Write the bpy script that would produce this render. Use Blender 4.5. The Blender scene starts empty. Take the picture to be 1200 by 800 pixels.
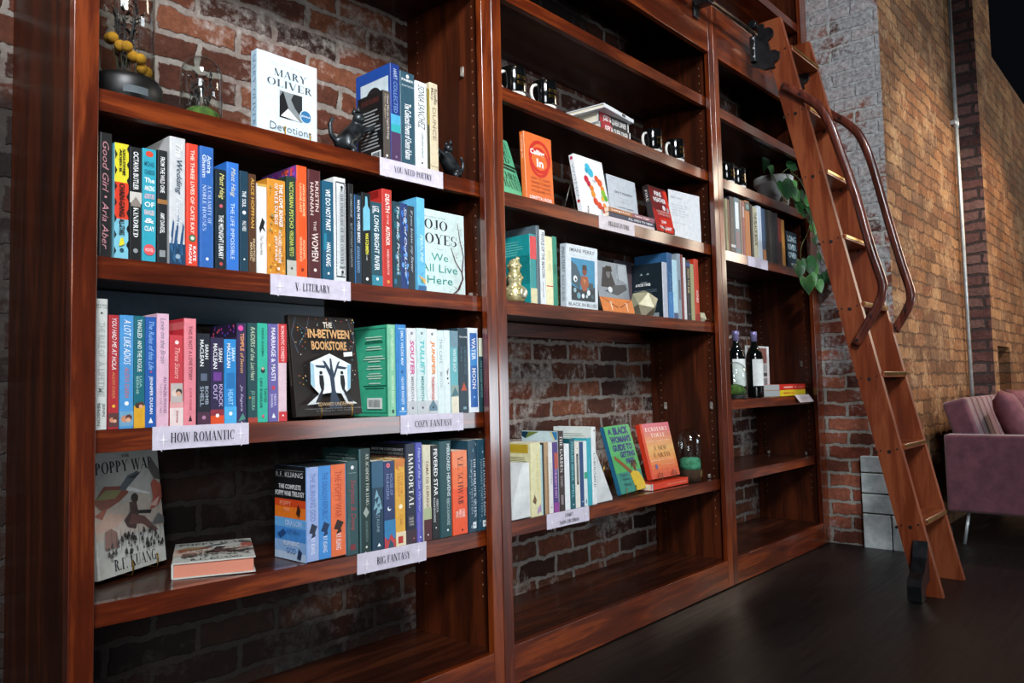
import bpy, bmesh, math, random
from mathutils import Vector, Matrix
random.seed(7)
SC = bpy.context.scene
COL = SC.collection
R = math.radians
# ------------------------------------------------------------------ camera (also used to lay things out in metres)
F = 910.6; YAW = .8443; PITCH = .0600; ROLL = -.0231; CZ = .8376
FW = Vector((math.sin(YAW)*math.cos(PITCH), math.cos(YAW)*math.cos(PITCH), math.sin(PITCH)))
_r = Vector((math.cos(YAW), -math.sin(YAW), 0)); _u = _r.cross(FW)
RT = math.cos(ROLL)*_r + math.sin(ROLL)*_u
UP = -math.sin(ROLL)*_r + math.cos(ROLL)*_u
EYE = Vector((0, 0, CZ))
def sight(px, py): return FW + RT*((px-600)/F) + UP*((400-py)/F)
def onY(px, py, y): d = sight(px, py); return EYE + d*(y/d.y)      # the point of the plane y = const seen there
def onX(px, py, x): d = sight(px, py); return EYE + d*(x/d.x)
def onZ(px, py, z): d = sight(px, py); return EYE + d*((z-CZ)/d.z)
def span(px_w, p): return px_w*((Vector(p)-EYE).dot(FW))/F           # width in metres of px_w pixels at p
cam = bpy.data.cameras.new('camera'); cam_o = bpy.data.objects.new('camera', cam); COL.objects.link(cam_o)
cam.lens = F/1200*36; cam.sensor_width = 36; cam.clip_start = .02; cam.clip_end = 60
M4 = Matrix((RT, UP, -FW)).transposed().to_4x4(); M4.translation = EYE
cam_o.matrix_world = M4
SC.camera = cam_o
# ------------------------------------------------------------------ materials
def lin(c):
    c = c/255; return c/12.92 if c <= .04045 else ((c+.055)/1.055)**2.4
def rgb(h):
    h = h.lstrip('#'); return tuple(lin(int(h[i:i+2], 16)) for i in (0, 2, 4)) + (1,)
_mats = {}
def newmat(name):
    m = bpy.data.materials.new(name); m.use_nodes = True
    nt = m.node_tree; b = nt.nodes['Principled BSDF']
    return m, nt, b
def N(nt, t, **k):
    n = nt.nodes.new(t)
    for a, v in k.items():
        if a.startswith('i_'): n.inputs[a[2:].replace('_', ' ')].default_value = v
        else: setattr(n, a, v)
    return n
def ramp(nt, stops, interp='LINEAR'):
    n = nt.nodes.new('ShaderNodeValToRGB'); cr = n.color_ramp; cr.interpolation = interp
    while len(cr.elements) < len(stops): cr.elements.new(.5)
    for e, (p, c) in zip(cr.elements, stops): e.position = p; e.color = c if not isinstance(c, str) else rgb(c)
    return n
def paint(h, rough=.42, metal=0, var=.08, coat=0, spec=.5):
    """printed or painted surface: one colour with a faint mottling"""
    k = (h, rough, metal, var, coat, spec)
    if k in _mats: return _mats[k]
    m, nt, b = newmat('paint_'+h.strip('#'))
    c = rgb(h)
    tc = N(nt, 'ShaderNodeTexCoord'); no = N(nt, 'ShaderNodeTexNoise', i_Scale=60.0, i_Detail=3.0)
    nt.links.new(tc.outputs['Object'], no.inputs['Vector'])
    lo = tuple(x*(1-var) for x in c[:3])+(1,); hi = tuple(min(1, x*(1+var)) for x in c[:3])+(1,)
    rp = ramp(nt, [(.3, lo), (.7, hi)])
    nt.links.new(no.outputs['Fac'], rp.inputs['Fac']); nt.links.new(rp.outputs['Color'], b.inputs['Base Color'])
    b.inputs['Roughness'].default_value = rough; b.inputs['Metallic'].default_value = metal
    b.inputs['Coat Weight'].default_value = coat; b.inputs['Specular IOR Level'].default_value = spec
    _mats[k] = m; return m
def pages_mat(h='#e6dcc6', axis='X'):
    k = ('pages', h, axis)
    if k in _mats: return _mats[k]
    m, nt, b = newmat('paper_edges')
    tc = N(nt, 'ShaderNodeTexCoord'); w = N(nt, 'ShaderNodeTexWave', bands_direction=axis, i_Scale=260.0, i_Distortion=.6)
    nt.links.new(tc.outputs['Object'], w.inputs['Vector'])
    c = rgb(h); rp = ramp(nt, [(0, tuple(x*.82 for x in c[:3])+(1,)), (1, c)])
    nt.links.new(w.outputs['Fac'], rp.inputs['Fac']); nt.links.new(rp.outputs['Color'], b.inputs['Base Color'])
    b.inputs['Roughness'].default_value = .85
    _mats[k] = m; return m
def wood(axis, dark, mid, light, rough=.3, scale=1.0, coat=.55, ior=1.5, bumpy=.07):
    m, nt, b = newmat('stained_wood_'+axis.lower())
    tc = N(nt, 'ShaderNodeTexCoord')
    sc = {'X': (1.2, 14, 14), 'Y': (14, 1.2, 14), 'Z': (14, 14, 1.2)}[axis]
    mp = N(nt, 'ShaderNodeMapping'); mp.inputs['Scale'].default_value = tuple(s*scale for s in sc)
    nt.links.new(tc.outputs['Object'], mp.inputs['Vector'])
    n1 = N(nt, 'ShaderNodeTexNoise', i_Scale=1.6, i_Detail=5.0, i_Roughness=.58, i_Distortion=.9)
    n2 = N(nt, 'ShaderNodeTexNoise', i_Scale=9.0, i_Detail=4.0, i_Roughness=.7)
    n3 = N(nt, 'ShaderNodeTexNoise', i_Scale=2.2, i_Detail=2.0)
    nt.links.new(mp.outputs[0], n1.inputs['Vector']); nt.links.new(mp.outputs[0], n2.inputs['Vector'])
    nt.links.new(tc.outputs['Object'], n3.inputs['Vector'])
    a = N(nt, 'ShaderNodeMath', operation='MULTIPLY_ADD'); a.inputs[1].default_value = .35
    nt.links.new(n2.outputs['Fac'], a.inputs[0]); nt.links.new(n1.outputs['Fac'], a.inputs[2])
    a2 = N(nt, 'ShaderNodeMath', operation='MULTIPLY_ADD'); a2.inputs[1].default_value = .4
    nt.links.new(n3.outputs['Fac'], a2.inputs[0]); nt.links.new(a.outputs[0], a2.inputs[2])
    rp = ramp(nt, [(.60, dark), (.85, mid), (1.0, light)])
    nt.links.new(a2.outputs[0], rp.inputs['Fac']); nt.links.new(rp.outputs['Color'], b.inputs['Base Color'])
    bp = N(nt, 'ShaderNodeBump', i_Strength=bumpy, i_Distance=.002); nt.links.new(a.outputs[0], bp.inputs['Height'])
    nt.links.new(bp.outputs[0], b.inputs['Normal'])
    rr = N(nt, 'ShaderNodeMapRange'); rr.inputs['To Min'].default_value = rough-.06; rr.inputs['To Max'].default_value = rough+.14
    nt.links.new(n1.outputs['Fac'], rr.inputs['Value']); nt.links.new(rr.outputs[0], b.inputs['Roughness'])
    b.inputs['Specular IOR Level'].default_value = .28; b.inputs['Coat Weight'].default_value = coat; b.inputs['Coat IOR'].default_value = ior; b.inputs['Coat Roughness'].default_value = .15
    return m
WD = ('#351104', '#551d08', '#7e3611')
W_X, W_Z = wood('X', *WD, coat=.8, ior=1.55, bumpy=.05), wood('Z', *WD, coat=1, ior=1.75, bumpy=.04)
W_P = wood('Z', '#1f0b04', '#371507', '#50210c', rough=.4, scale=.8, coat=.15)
L_Z = wood('Z', '#56230f', '#73341c', '#8a482a', rough=.34, scale=.8, coat=.25)
L_X = wood('X', '#4a1d0e', '#73351c', '#945029', rough=.34, coat=.15)
L_H = wood('Z', '#3c130a', '#6d2d19', '#8b4227', rough=.3)
W_D = wood('X', '#1c0905', '#301208', '#47200e', rough=.38, coat=.3)  # dimmer copy of the shelf wood: weak light on flat boards put into colour
def brick(name, cols, mortar, wash=None, wash_lo=.55, wash_z=None, row=.072, width=.213, msize=.011, darkening=None, rough=.9, bump=.9, rag=.042, tone=.9, mfade=0):
    """old brickwork: random brick colours, ragged mortar, patches of lime wash or soot"""
    m, nt, b = newmat(name); L = nt.links.new
    tc = N(nt, 'ShaderNodeTexCoord'); sx = N(nt, 'ShaderNodeSeparateXYZ'); L(tc.outputs['Object'], sx.inputs[0])
    ad = N(nt, 'ShaderNodeMath', operation='ADD'); L(sx.outputs[0], ad.inputs[0]); L(sx.outputs[1], ad.inputs[1])
    cx = N(nt, 'ShaderNodeCombineXYZ'); L(ad.outputs[0], cx.inputs[0]); L(sx.outputs[2], cx.inputs[1])
    nz = N(nt, 'ShaderNodeTexNoise', i_Scale=13.0, i_Detail=6.0, i_Roughness=.68); L(tc.outputs['Object'], nz.inputs['Vector'])
    sub = N(nt, 'ShaderNodeVectorMath', operation='SUBTRACT'); L(nz.outputs['Color'], sub.inputs[0]); sub.inputs[1].default_value = (.5, .5, .5)
    scl = N(nt, 'ShaderNodeVectorMath', operation='SCALE'); L(sub.outputs[0], scl.inputs[0]); scl.inputs['Scale'].default_value = rag
    av = N(nt, 'ShaderNodeVectorMath', operation='ADD'); L(cx.outputs[0], av.inputs[0]); L(scl.outputs[0], av.inputs[1])
    br = N(nt, 'ShaderNodeTexBrick'); L(av.outputs[0], br.inputs['Vector'])
    for k, v in (('Color1', (0, 0, 0, 1)), ('Color2', (1, 1, 1, 1)), ('Mortar', (.5, .5, .5, 1)), ('Scale', 1.0), ('Mortar Size', msize), ('Mortar Smooth', .35), ('Brick Width', width), ('Row Height', row)):
        br.inputs[k].default_value = v
    rp = ramp(nt, [((i+.0)/len(cols), c) for i, c in enumerate(cols)], 'LINEAR'); L(br.outputs['Color'], rp.inputs['Fac'])
    fine = N(nt, 'ShaderNodeTexNoise', i_Scale=45.0, i_Detail=6.0, i_Roughness=.7); L(tc.outputs['Object'], fine.inputs['Vector'])
    big = N(nt, 'ShaderNodeTexNoise', i_Scale=4.2, i_Detail=5.0, i_Roughness=.65); L(tc.outputs['Object'], big.inputs['Vector'])
    mul = N(nt, 'ShaderNodeMix', data_type='RGBA', blend_type='MULTIPLY'); mul.inputs[0].default_value = tone
    fb = N(nt, 'ShaderNodeMath', operation='MULTIPLY_ADD'); fb.inputs[1].default_value = .6; L(big.outputs['Fac'], fb.inputs[0]); fm = N(nt, 'ShaderNodeMath', operation='MULTIPLY'); fm.inputs[1].default_value = .55; L(fine.outputs['Fac'], fm.inputs[0]); L(fm.outputs[0], fb.inputs[2])
    g = ramp(nt, [(.38, (.30, .29, .28, 1)), (.80, (1.5, 1.42, 1.34, 1))]); L(fb.outputs[0], g.inputs['Fac'])
    L(rp.outputs['Color'], mul.inputs[6]); L(g.outputs['Color'], mul.inputs[7])
    mort = ramp(nt, [(.3, tuple(x*.6 for x in rgb(mortar)[:3])+(1,)), (.7, mortar)]); L(fine.outputs['Fac'], mort.inputs['Fac'])
    mf = br.outputs['Fac']
    if mfade:
        fr_ = ramp(nt, [(.5-mfade*.25, (1, 1, 1, 1)), (.5+.12, (1-mfade, 1-mfade, 1-mfade, 1))]); L(big.outputs['Fac'], fr_.inputs['Fac'])
        fm_ = N(nt, 'ShaderNodeMath', operation='MULTIPLY'); L(br.outputs['Fac'], fm_.inputs[0]); L(fr_.outputs['Color'], fm_.inputs[1]); mf = fm_.outputs[0]
    mx = N(nt, 'ShaderNodeMix', data_type='RGBA'); L(mf, mx.inputs[0]); L(mul.outputs[2], mx.inputs[6]); L(mort.outputs['Color'], mx.inputs[7])
    out = mx.outputs[2]
    if wash:
        wm = N(nt, 'ShaderNodeMath', operation='MULTIPLY_ADD'); wm.inputs[1].default_value = .45
        L(fine.outputs['Fac'], wm.inputs[0]); L(big.outputs['Fac'], wm.inputs[2])
        src = wm.outputs[0]
        if wash_z:
            mr = N(nt, 'ShaderNodeMapRange'); mr.inputs['From Min'].default_value = wash_z[0]; mr.inputs['From Max'].default_value = wash_z[1]
            mr.inputs['To Min'].default_value = wash_z[2]; mr.inputs['To Max'].default_value = wash_z[3]
            L(sx.outputs[2], mr.inputs['Value']); a = N(nt, 'ShaderNodeMath', operation='ADD'); L(src, a.inputs[0]); L(mr.outputs[0], a.inputs[1]); src = a.outputs[0]
        wr = ramp(nt, [(wash_lo, (0, 0, 0, 1)), (wash_lo+.13, (.85, .85, .85, 1))]); L(src, wr.inputs['Fac'])
        mw = N(nt, 'ShaderNodeMix', data_type='RGBA'); L(wr.outputs['Color'], mw.inputs[0]); L(out, mw.inputs[6])
        wc = ramp(nt, [(.32, tuple(x*.38 for x in rgb(wash)[:3])+(1,)), (.66, wash)]); L(fine.outputs['Fac'], wc.inputs['Fac']); L(wc.outputs['Color'], mw.inputs[7]); out = mw.outputs[2]
    if darkening:
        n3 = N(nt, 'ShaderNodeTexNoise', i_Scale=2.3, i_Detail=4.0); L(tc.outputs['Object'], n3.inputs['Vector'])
        mx_ = N(nt, 'ShaderNodeMapRange'); mx_.inputs['From Min'].default_value = 1.2; mx_.inputs['From Max'].default_value = 1.9; mx_.inputs['To Min'].default_value = .24; mx_.inputs['To Max'].default_value = -.08; L(sx.outputs[0], mx_.inputs['Value'])  # random sooty patches, with extra darkening put in towards the lower left
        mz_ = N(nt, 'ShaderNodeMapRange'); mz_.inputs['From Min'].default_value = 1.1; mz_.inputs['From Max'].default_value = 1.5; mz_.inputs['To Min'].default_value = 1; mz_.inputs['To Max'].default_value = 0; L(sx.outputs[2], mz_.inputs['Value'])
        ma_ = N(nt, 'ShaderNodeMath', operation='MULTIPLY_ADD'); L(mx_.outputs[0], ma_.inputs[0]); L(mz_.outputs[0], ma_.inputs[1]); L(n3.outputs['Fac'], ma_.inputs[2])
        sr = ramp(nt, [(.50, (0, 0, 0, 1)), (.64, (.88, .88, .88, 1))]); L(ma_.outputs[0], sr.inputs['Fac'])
        ms = N(nt, 'ShaderNodeMix', data_type='RGBA'); L(sr.outputs['Color'], ms.inputs[0]); L(out, ms.inputs[6]); ms.inputs[7].default_value = rgb(darkening); out = ms.outputs[2]
    L(out, b.inputs['Base Color']); b.inputs['Roughness'].default_value = rough; b.inputs['Specular IOR Level'].default_value = .25
    h = N(nt, 'ShaderNodeMath', operation='MULTIPLY_ADD'); h.inputs[1].default_value = -.9; L(mf, h.inputs[0]); L(fine.outputs['Fac'], h.inputs[2])
    bp = N(nt, 'ShaderNodeBump', i_Strength=bump, i_Distance=.008); L(h.outputs[0], bp.inputs['Height']); L(bp.outputs[0], b.inputs['Normal'])
    return m
def glass():
    """thin clear glass: mostly see-through, mirror-like towards grazing angles"""
    if 'glass' in _mats: return _mats['glass']
    m, nt, b = newmat('thin_clear_glass'); nt.nodes.remove(b); L = nt.links.new
    out = nt.nodes['Material Output']; tr = N(nt, 'ShaderNodeBsdfTransparent'); tr.inputs[0].default_value = (.95, .97, .96, 1)
    gl = N(nt, 'ShaderNodeBsdfGlossy'); gl.inputs['Roughness'].default_value = .03
    tc = N(nt, 'ShaderNodeTexCoord'); no = N(nt, 'ShaderNodeTexNoise', i_Scale=18.0); L(tc.outputs['Object'], no.inputs['Vector'])
    bp = N(nt, 'ShaderNodeBump', i_Strength=.05, i_Distance=.002); L(no.outputs['Fac'], bp.inputs['Height']); L(bp.outputs[0], gl.inputs['Normal'])
    lw = N(nt, 'ShaderNodeLayerWeight'); lw.inputs[0].default_value = .5; pw = N(nt, 'ShaderNodeMath', operation='POWER'); pw.inputs[1].default_value = 3.5; L(lw.outputs['Facing'], pw.inputs[0])
    fr = N(nt, 'ShaderNodeMapRange'); fr.inputs['To Min'].default_value = .035; fr.inputs['To Max'].default_value = .7; L(pw.outputs[0], fr.inputs['Value'])
    mx = N(nt, 'ShaderNodeMixShader'); L(fr.outputs[0], mx.inputs[0]); L(tr.outputs[0], mx.inputs[1]); L(gl.outputs[0], mx.inputs[2]); L(mx.outputs[0], out.inputs['Surface'])
    _mats['glass'] = m; return m
def mottled(name, a, c, scale=8, rough=.6, metal=0, bump=0, detail=5, coat=0):
    m, nt, b = newmat(name); L = nt.links.new
    tc = N(nt, 'ShaderNodeTexCoord'); n = N(nt, 'ShaderNodeTexNoise', i_Scale=float(scale), i_Detail=float(detail), i_Roughness=.6); L(tc.outputs['Object'], n.inputs['Vector'])
    rp = ramp(nt, [(.35, a), (.65, c)]); L(n.outputs['Fac'], rp.inputs['Fac']); L(rp.outputs['Color'], b.inputs['Base Color'])
    b.inputs['Roughness'].default_value = rough; b.inputs['Metallic'].default_value = metal; b.inputs['Coat Weight'].default_value = coat
    if bump:
        bp = N(nt, 'ShaderNodeBump', i_Strength=bump, i_Distance=.004); L(n.outputs['Fac'], bp.inputs['Height']); L(bp.outputs[0], b.inputs['Normal'])
    return m
BRASS = mottled('brass', '#8a6a2c', '#b8913f', 30, .3, 1)
IRON = mottled('black_iron', '#0c0e10', '#1a1f23', 40, .3, .2, 0, 5, .3)
GOLD = mottled('gold', '#8f7430', '#d9c27a', 40, .3, 1, .3)
MARBLE = mottled('marble', '#b9bdbf', '#e6e8e6', 9, .35, 0, 0, 8, .2)
BRONZE = mottled('dark_bronze', '#15171a', '#454a4e', 25, .35, .6)
# ------------------------------------------------------------------ mesh helpers
class PB:
    """collects shapes for ONE mesh object"""
    def __init__(s): s.bm = bmesh.new(); s.mats = []
    def mi(s, m):
        if m not in s.mats: s.mats.append(m)
        return s.mats.index(m)
    def face(s, pts, m, smooth=False):
        vs = [s.bm.verts.new(p) for p in pts]
        try: f = s.bm.faces.new(vs)
        except ValueError: return
        f.material_index = s.mi(m); f.smooth = smooth
    def hexa(s, p, m):
        """p: 4 bottom points ccw from above, 4 top points"""
        v = [s.bm.verts.new(q) for q in p]; i = s.mi(m)
        for a in ((3, 2, 1, 0), (4, 5, 6, 7), (0, 1, 5, 4), (1, 2, 6, 5), (2, 3, 7, 6), (3, 0, 4, 7)):
            f = s.bm.faces.new([v[k] for k in a]); f.material_index = i
    def box(s, a, b, m, bev=0):
        (x0, y0, z0), (x1, y1, z1) = a, b
        if x1 < x0: x0, x1 = x1, x0
        if y1 < y0: y0, y1 = y1, y0
        if z1 < z0: z0, z1 = z1, z0
        if not bev:
            s.hexa([(x0, y0, z0), (x1, y0, z0), (x1, y1, z0), (x0, y1, z0), (x0, y0, z1), (x1, y0, z1), (x1, y1, z1), (x0, y1, z1)], m); return
        t = bmesh.new(); bmesh.ops.create_cube(t, size=1)
        for v in t.verts: v.co = Vector(((x0+x1)/2+v.co.x*(x1-x0), (y0+y1)/2+v.co.y*(y1-y0), (z0+z1)/2+v.co.z*(z1-z0)))
        bmesh.ops.bevel(t, geom=list(t.edges), offset=bev, segments=3, profile=.5, affect='EDGES'); t.normal_update()
        s.merge(t, m, smooth='round')
    def merge(s, t, m, mtx=None, smooth=False):
        i = s.mi(m); mp = {}
        for v in t.verts: mp[v] = s.bm.verts.new(mtx @ v.co if mtx else v.co)
        for f in t.faces:
            g = s.bm.faces.new([mp[v] for v in f.verts]); g.material_index = i; g.smooth = bool(smooth) if smooth != 'round' else max(abs(c) for c in f.normal) < .999
        t.free()
    def lathe(s, c, prof, m, seg=28, smooth=True, axis='Z'):
        c = Vector(c); i = s.mi(m); rings = []
        for (r, z) in prof:
            ring = []
            for k in range(seg):
                a = 2*math.pi*k/seg; p = Vector((r*math.cos(a), r*math.sin(a), z))
                if axis == 'X': p = Vector((p.z, p.x, p.y))
                if axis == 'Y': p = Vector((p.x, p.z, p.y))
                ring.append(s.bm.verts.new(c+p))
            rings.append(ring)
        for a, b in zip(rings, rings[1:]):
            for k in range(seg):
                f = s.bm.faces.new((a[k], a[(k+1) % seg], b[(k+1) % seg], b[k])); f.material_index = i; f.smooth = smooth
        for ring, rev in ((rings[0], True), (rings[-1], False)):
            f = s.bm.faces.new(ring[::-1] if rev else ring); f.material_index = i
    def tube(s, pts, r, m, seg=8, cap=True, flat=None):
        pts = [Vector(p) for p in pts]; n = len(pts); i = s.mi(m)
        rs = r if isinstance(r, (list, tuple)) else [r]*n
        rings = []; t0 = (pts[1]-pts[0]).normalized()
        nrm = t0.orthogonal().normalized()
        if flat: nrm = (Vector(flat)-t0*Vector(flat).dot(t0)).normalized()
        for k in range(n):
            t = (pts[min(k+1, n-1)]-pts[max(k-1, 0)]).normalized()
            nrm = (nrm-t*nrm.dot(t)).normalized(); bn = t.cross(nrm)
            ra, rb = (rs[k], rs[k]) if not isinstance(rs[k], tuple) else rs[k]
            rings.append([s.bm.verts.new(pts[k]+nrm*ra*math.cos(2*math.pi*j/seg)+bn*rb*math.sin(2*math.pi*j/seg)) for j in range(seg)])
        for a, b in zip(rings, rings[1:]):
            for j in range(seg):
                f = s.bm.faces.new((a[j], a[(j+1) % seg], b[(j+1) % seg], b[j])); f.material_index = i; f.smooth = True
        if cap:
            for ring in (rings[0][::-1], rings[-1]):
                f = s.bm.faces.new(ring); f.material_index = i
    def ball(s, c, r, m, seg=12, sc=(1, 1, 1)):
        t = bmesh.new(); bmesh.ops.create_uvsphere(t, u_segments=seg, v_segments=max(6, seg//2+2), radius=1)
        s.merge(t, m, Matrix.Translation(c) @ Matrix.Diagonal((r*sc[0], r*sc[1], r*sc[2], 1)), True)
    def prism(s, poly, axis, a, b, m):
        """extrude a 2-D polygon along an axis from a to b; poly in the other two axes (in xyz order)"""
        def P(q, t):
            return {'X': (t, q[0], q[1]), 'Y': (q[0], t, q[1]), 'Z': (q[0], q[1], t)}[axis]
        lo = [s.bm.verts.new(P(q, a)) for q in poly]; hi = [s.bm.verts.new(P(q, b)) for q in poly]; i = s.mi(m)
        n = len(poly); fs = [s.bm.faces.new(lo[::-1]), s.bm.faces.new(hi)]
        fs += [s.bm.faces.new((lo[k], lo[(k+1) % n], hi[(k+1) % n], hi[k])) for k in range(n)]
        for f in fs: f.material_index = i
    def build(s, name, parent=None, loc=None, fix=False):
        if fix: bmesh.ops.recalc_face_normals(s.bm, faces=s.bm.faces)
        me = bpy.data.meshes.new(name); s.bm.to_mesh(me); s.bm.free()
        for m in s.mats: me.materials.append(m)
        o = bpy.data.objects.new(name, me); COL.objects.link(o)
        if loc: o.location = loc
        if parent: o.parent = parent
        return o
def tag(o, label=None, cat=None, group=None, kind=None):
    if label: o['label'] = label
    if cat: o['category'] = cat
    if group: o['group'] = group
    if kind: o['kind'] = kind
    return o
def empty(name, mtx, label, cat, group=None):
    o = bpy.data.objects.new(name, None); COL.objects.link(o); o.empty_display_size = .02
    o.matrix_world = mtx if isinstance(mtx, Matrix) else Matrix.Translation(mtx)
    return tag(o, label, cat, group)
# ------------------------------------------------------------------ lettering
_tc = {}
def sans(t, bold=0.0, shear=0.0):
    k = (t, bold, shear)
    if k not in _tc:
        cu = bpy.data.curves.new('lettering', 'FONT'); cu.body = t; cu.resolution_u = 2; cu.offset = bold; cu.shear = shear
        ob = bpy.data.objects.new('lettering', cu)
        me = bpy.data.meshes.new_from_object(ob)
        vs = [(v.co.x, v.co.y) for v in me.vertices]; fs = [tuple(p.vertices) for p in me.polygons]
        bpy.data.objects.remove(ob); bpy.data.curves.remove(cu); bpy.data.meshes.remove(me)
        _tc[k] = (vs, fs)
    return _tc[k]
# a fat-and-hairline display alphabet
TK, TN = .17, .045
def _ln(x0, y0, x1, y1, w):   # stroke of horizontal width w between two heights
    return [(x0-w/2, y0), (x0+w/2, y0), (x1+w/2, y1), (x1-w/2, y1)]
def _hb(x0, x1, y): return [(x0, y-TN/2), (x1, y-TN/2), (x1, y+TN/2), (x0, y+TN/2)]
def _arc(cx, cy, rx, ry, a0, a1, n=14, tk=TK, tn=TN):
    out = []
    for k in range(n):
        a, b = (R(a0+(a1-a0)*q/n) for q in (k, k+1))
        o = [(cx+rx*math.cos(t), cy+ry*math.sin(t)) for t in (a, b)]
        i = [(cx+(rx-tk)*math.cos(t), cy+(ry-tn)*math.sin(t)) for t in (b, a)]
        out.append(o+i)
    return out
def _stem(x, w=TK, sf=1):
    return [_ln(x, 0, x, 1, w)] + ([_hb(x-w/2-.05, x+w/2+.05, TN/2), _hb(x-w/2-.05, x+w/2+.05, 1-TN/2)] if sf else [])
def _sf(x, y): return [_hb(x-.09, x+.09, y if y == 0 else y)]
h0, h1 = TN/2, 1-TN/2
GL = {
 'A': (.74, [_ln(.06, 0, .36, 1, .05), _ln(.62, 0, .36, 1, TK), _hb(.14, .54, .32), _hb(-.01, .14, h0), _hb(.5, .76, h0)]),
 'B': (.62, _stem(.16)+_arc(.2, .75, .33, .25, -90, 90)+_arc(.2, .26, .38, .26, -90, 90)),
 'C': (.7, _arc(.4, .5, .38, .5, 45, 315, 22)+[_ln(.68, .62, .68, .95, .04)]),
 'D': (.74, _stem(.16)+_arc(.2, .5, .5, .5, -90, 90, 18)),
 'E': (.6, _stem(.16)+[_hb(.1, .55, h0), _hb(.1, .55, h1), _hb(.2, .45, .5), _ln(.54, 0, .54, .25, .04), _ln(.54, .75, .54, 1, .04)]),
 'F': (.57, _stem(.16)+[_hb(.1, .54, h1), _hb(.2, .43, .5), _ln(.53, .72, .53, 1, .04)]),
 'G': (.76, _arc(.4, .5, .38, .5, 45, 330, 22)+[_ln(.66, 0, .66, .42, .13), _hb(.52, .78, .42)]),
 'H': (.8, _stem(.16)+_stem(.64)+[_hb(.2, .6, .5)]),
 'I': (.34, _stem(.16)),
 'J': (.46, [_ln(.3, .15, .3, 1, TK), _hb(.16, .44, h1)]+_arc(.2, .18, .185, .18, 180, 360, 8, .06)),
 'K': (.74, _stem(.16)+[_ln(.24, .42, .62, 1, .05), _ln(.64, 0, .32, .55, TK), _hb(.5, .74, h1), _hb(.52, .78, h0)]),
 'L': (.58, _stem(.16)+[_hb(.1, .55, h0), _ln(.54, 0, .54, .3, .04)]),
 'M': (.92, [_ln(.1, 0, .1, 1, .05), _ln(.44, 0, .14, 1, .15), _ln(.44, 0, .74, 1, .05), _ln(.76, 0, .76, 1, TK), _hb(0, .2, h0), _hb(.64, .9, h0)]),
 'N': (.78, [_ln(.1, 0, .1, 1, .05), _ln(.66, 0, .14, 1, TK), _ln(.68, 0, .68, 1, .05), _hb(0, .2, h0), _hb(.58, .78, h1)]),
 'O': (.8, _arc(.4, .5, .38, .5, 0, 360, 30)),
 'P': (.62, _stem(.16)+_arc(.2, .72, .38, .28, -90, 90)),
 'Q': (.8, _arc(.4, .5, .38, .5, 0, 360, 30)+[_ln(.66, -.15, .42, .15, .1)]),
 'R': (.72, _stem(.16)+_arc(.2, .74, .36, .26, -90, 90)+[_ln(.6, 0, .36, .5, TK), _hb(.54, .74, h0)]),
 'S': (.58, _arc(.28, .74, .24, .26, 60, 270, 14, .11)+_arc(.28, .27, .27, .27, -120, 90, 14, .15)+[_ln(.5, .68, .5, .95, .04), _ln(.05, .05, .05, .32, .04)]),
 'T': (.66, _stem(.33, sf=0)+[_hb(.02, .64, h1), _hb(.19, .47, h0), _ln(.04, .75, .04, 1, .04), _ln(.62, .75, .62, 1, .04)]),
 'U': (.74, [_ln(.14, .3, .14, 1, TK), _ln(.62, .3, .62, 1, .05), _hb(0, .28, h1), _hb(.52, .72, h1)]+_arc(.35, .3, .295, .3, 180, 360, 14, .1)),
 'V': (.72, [_ln(.36, 0, .1, 1, TK), _ln(.38, 0, .64, 1, .05), _hb(-.03, .24, h1), _hb(.54, .74, h1)]),
 'W': (1.04, [_ln(.3, 0, .08, 1, .15), _ln(.3, 0, .5, 1, .05), _ln(.7, 0, .5, 1, .15), _ln(.7, 0, .94, 1, .05), _hb(-.03, .2, h1), _hb(.84, 1.04, h1)]),
 'X': (.74, [_ln(.6, 0, .14, 1, TK), _ln(.1, 0, .62, 1, .05), _hb(0, .26, h1), _hb(.5, .74, h1), _hb(0, .22, h0), _hb(.46, .74, h0)]),
 'Y': (.72, [_ln(.36, .45, .12, 1, TK), _ln(.37, .45, .62, 1, .05), _ln(.36, 0, .36, .48, TK), _hb(0, .26, h1), _hb(.52, .74, h1), _hb(.22, .5, h0)]),
 'Z': (.66, [_hb(.06, .6, h0), _hb(.06, .6, h1), _ln(.12, 0, .54, 1, TK), _ln(.08, .75, .08, 1, .04), _ln(.6, 0, .6, .25, .04)]),
 '.': (.24, [_ln(.1, 0, .1, .14, .14)]), '-': (.4, [_hb(.06, .32, .45)]), '&': (.7, _arc(.3, .25, .26, .25, 0, 360, 16, .12)+_arc(.3, .73, .2, .25, 0, 360, 16, .1)),
 "'": (.2, [_ln(.08, .75, .1, 1, .08)]), ':': (.24, [_ln(.1, 0, .1, .14, .14), _ln(.1, .5, .1, .64, .14)]), ' ': (.32, [])}
def didone(t, bold=0, shear=0):
    k = ('D', t)
    if k not in _tc:
        vs, fs, x = [], [], 0
        for ch in t.upper():
            w, polys = GL.get(ch, GL[' '])
            for p in polys:
                fs.append(tuple(range(len(vs), len(vs)+len(p)))); vs += [(x+q[0], q[1]) for q in p]
            x += w+.06
        _tc[k] = (vs, fs)
    return _tc[k]
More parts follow.
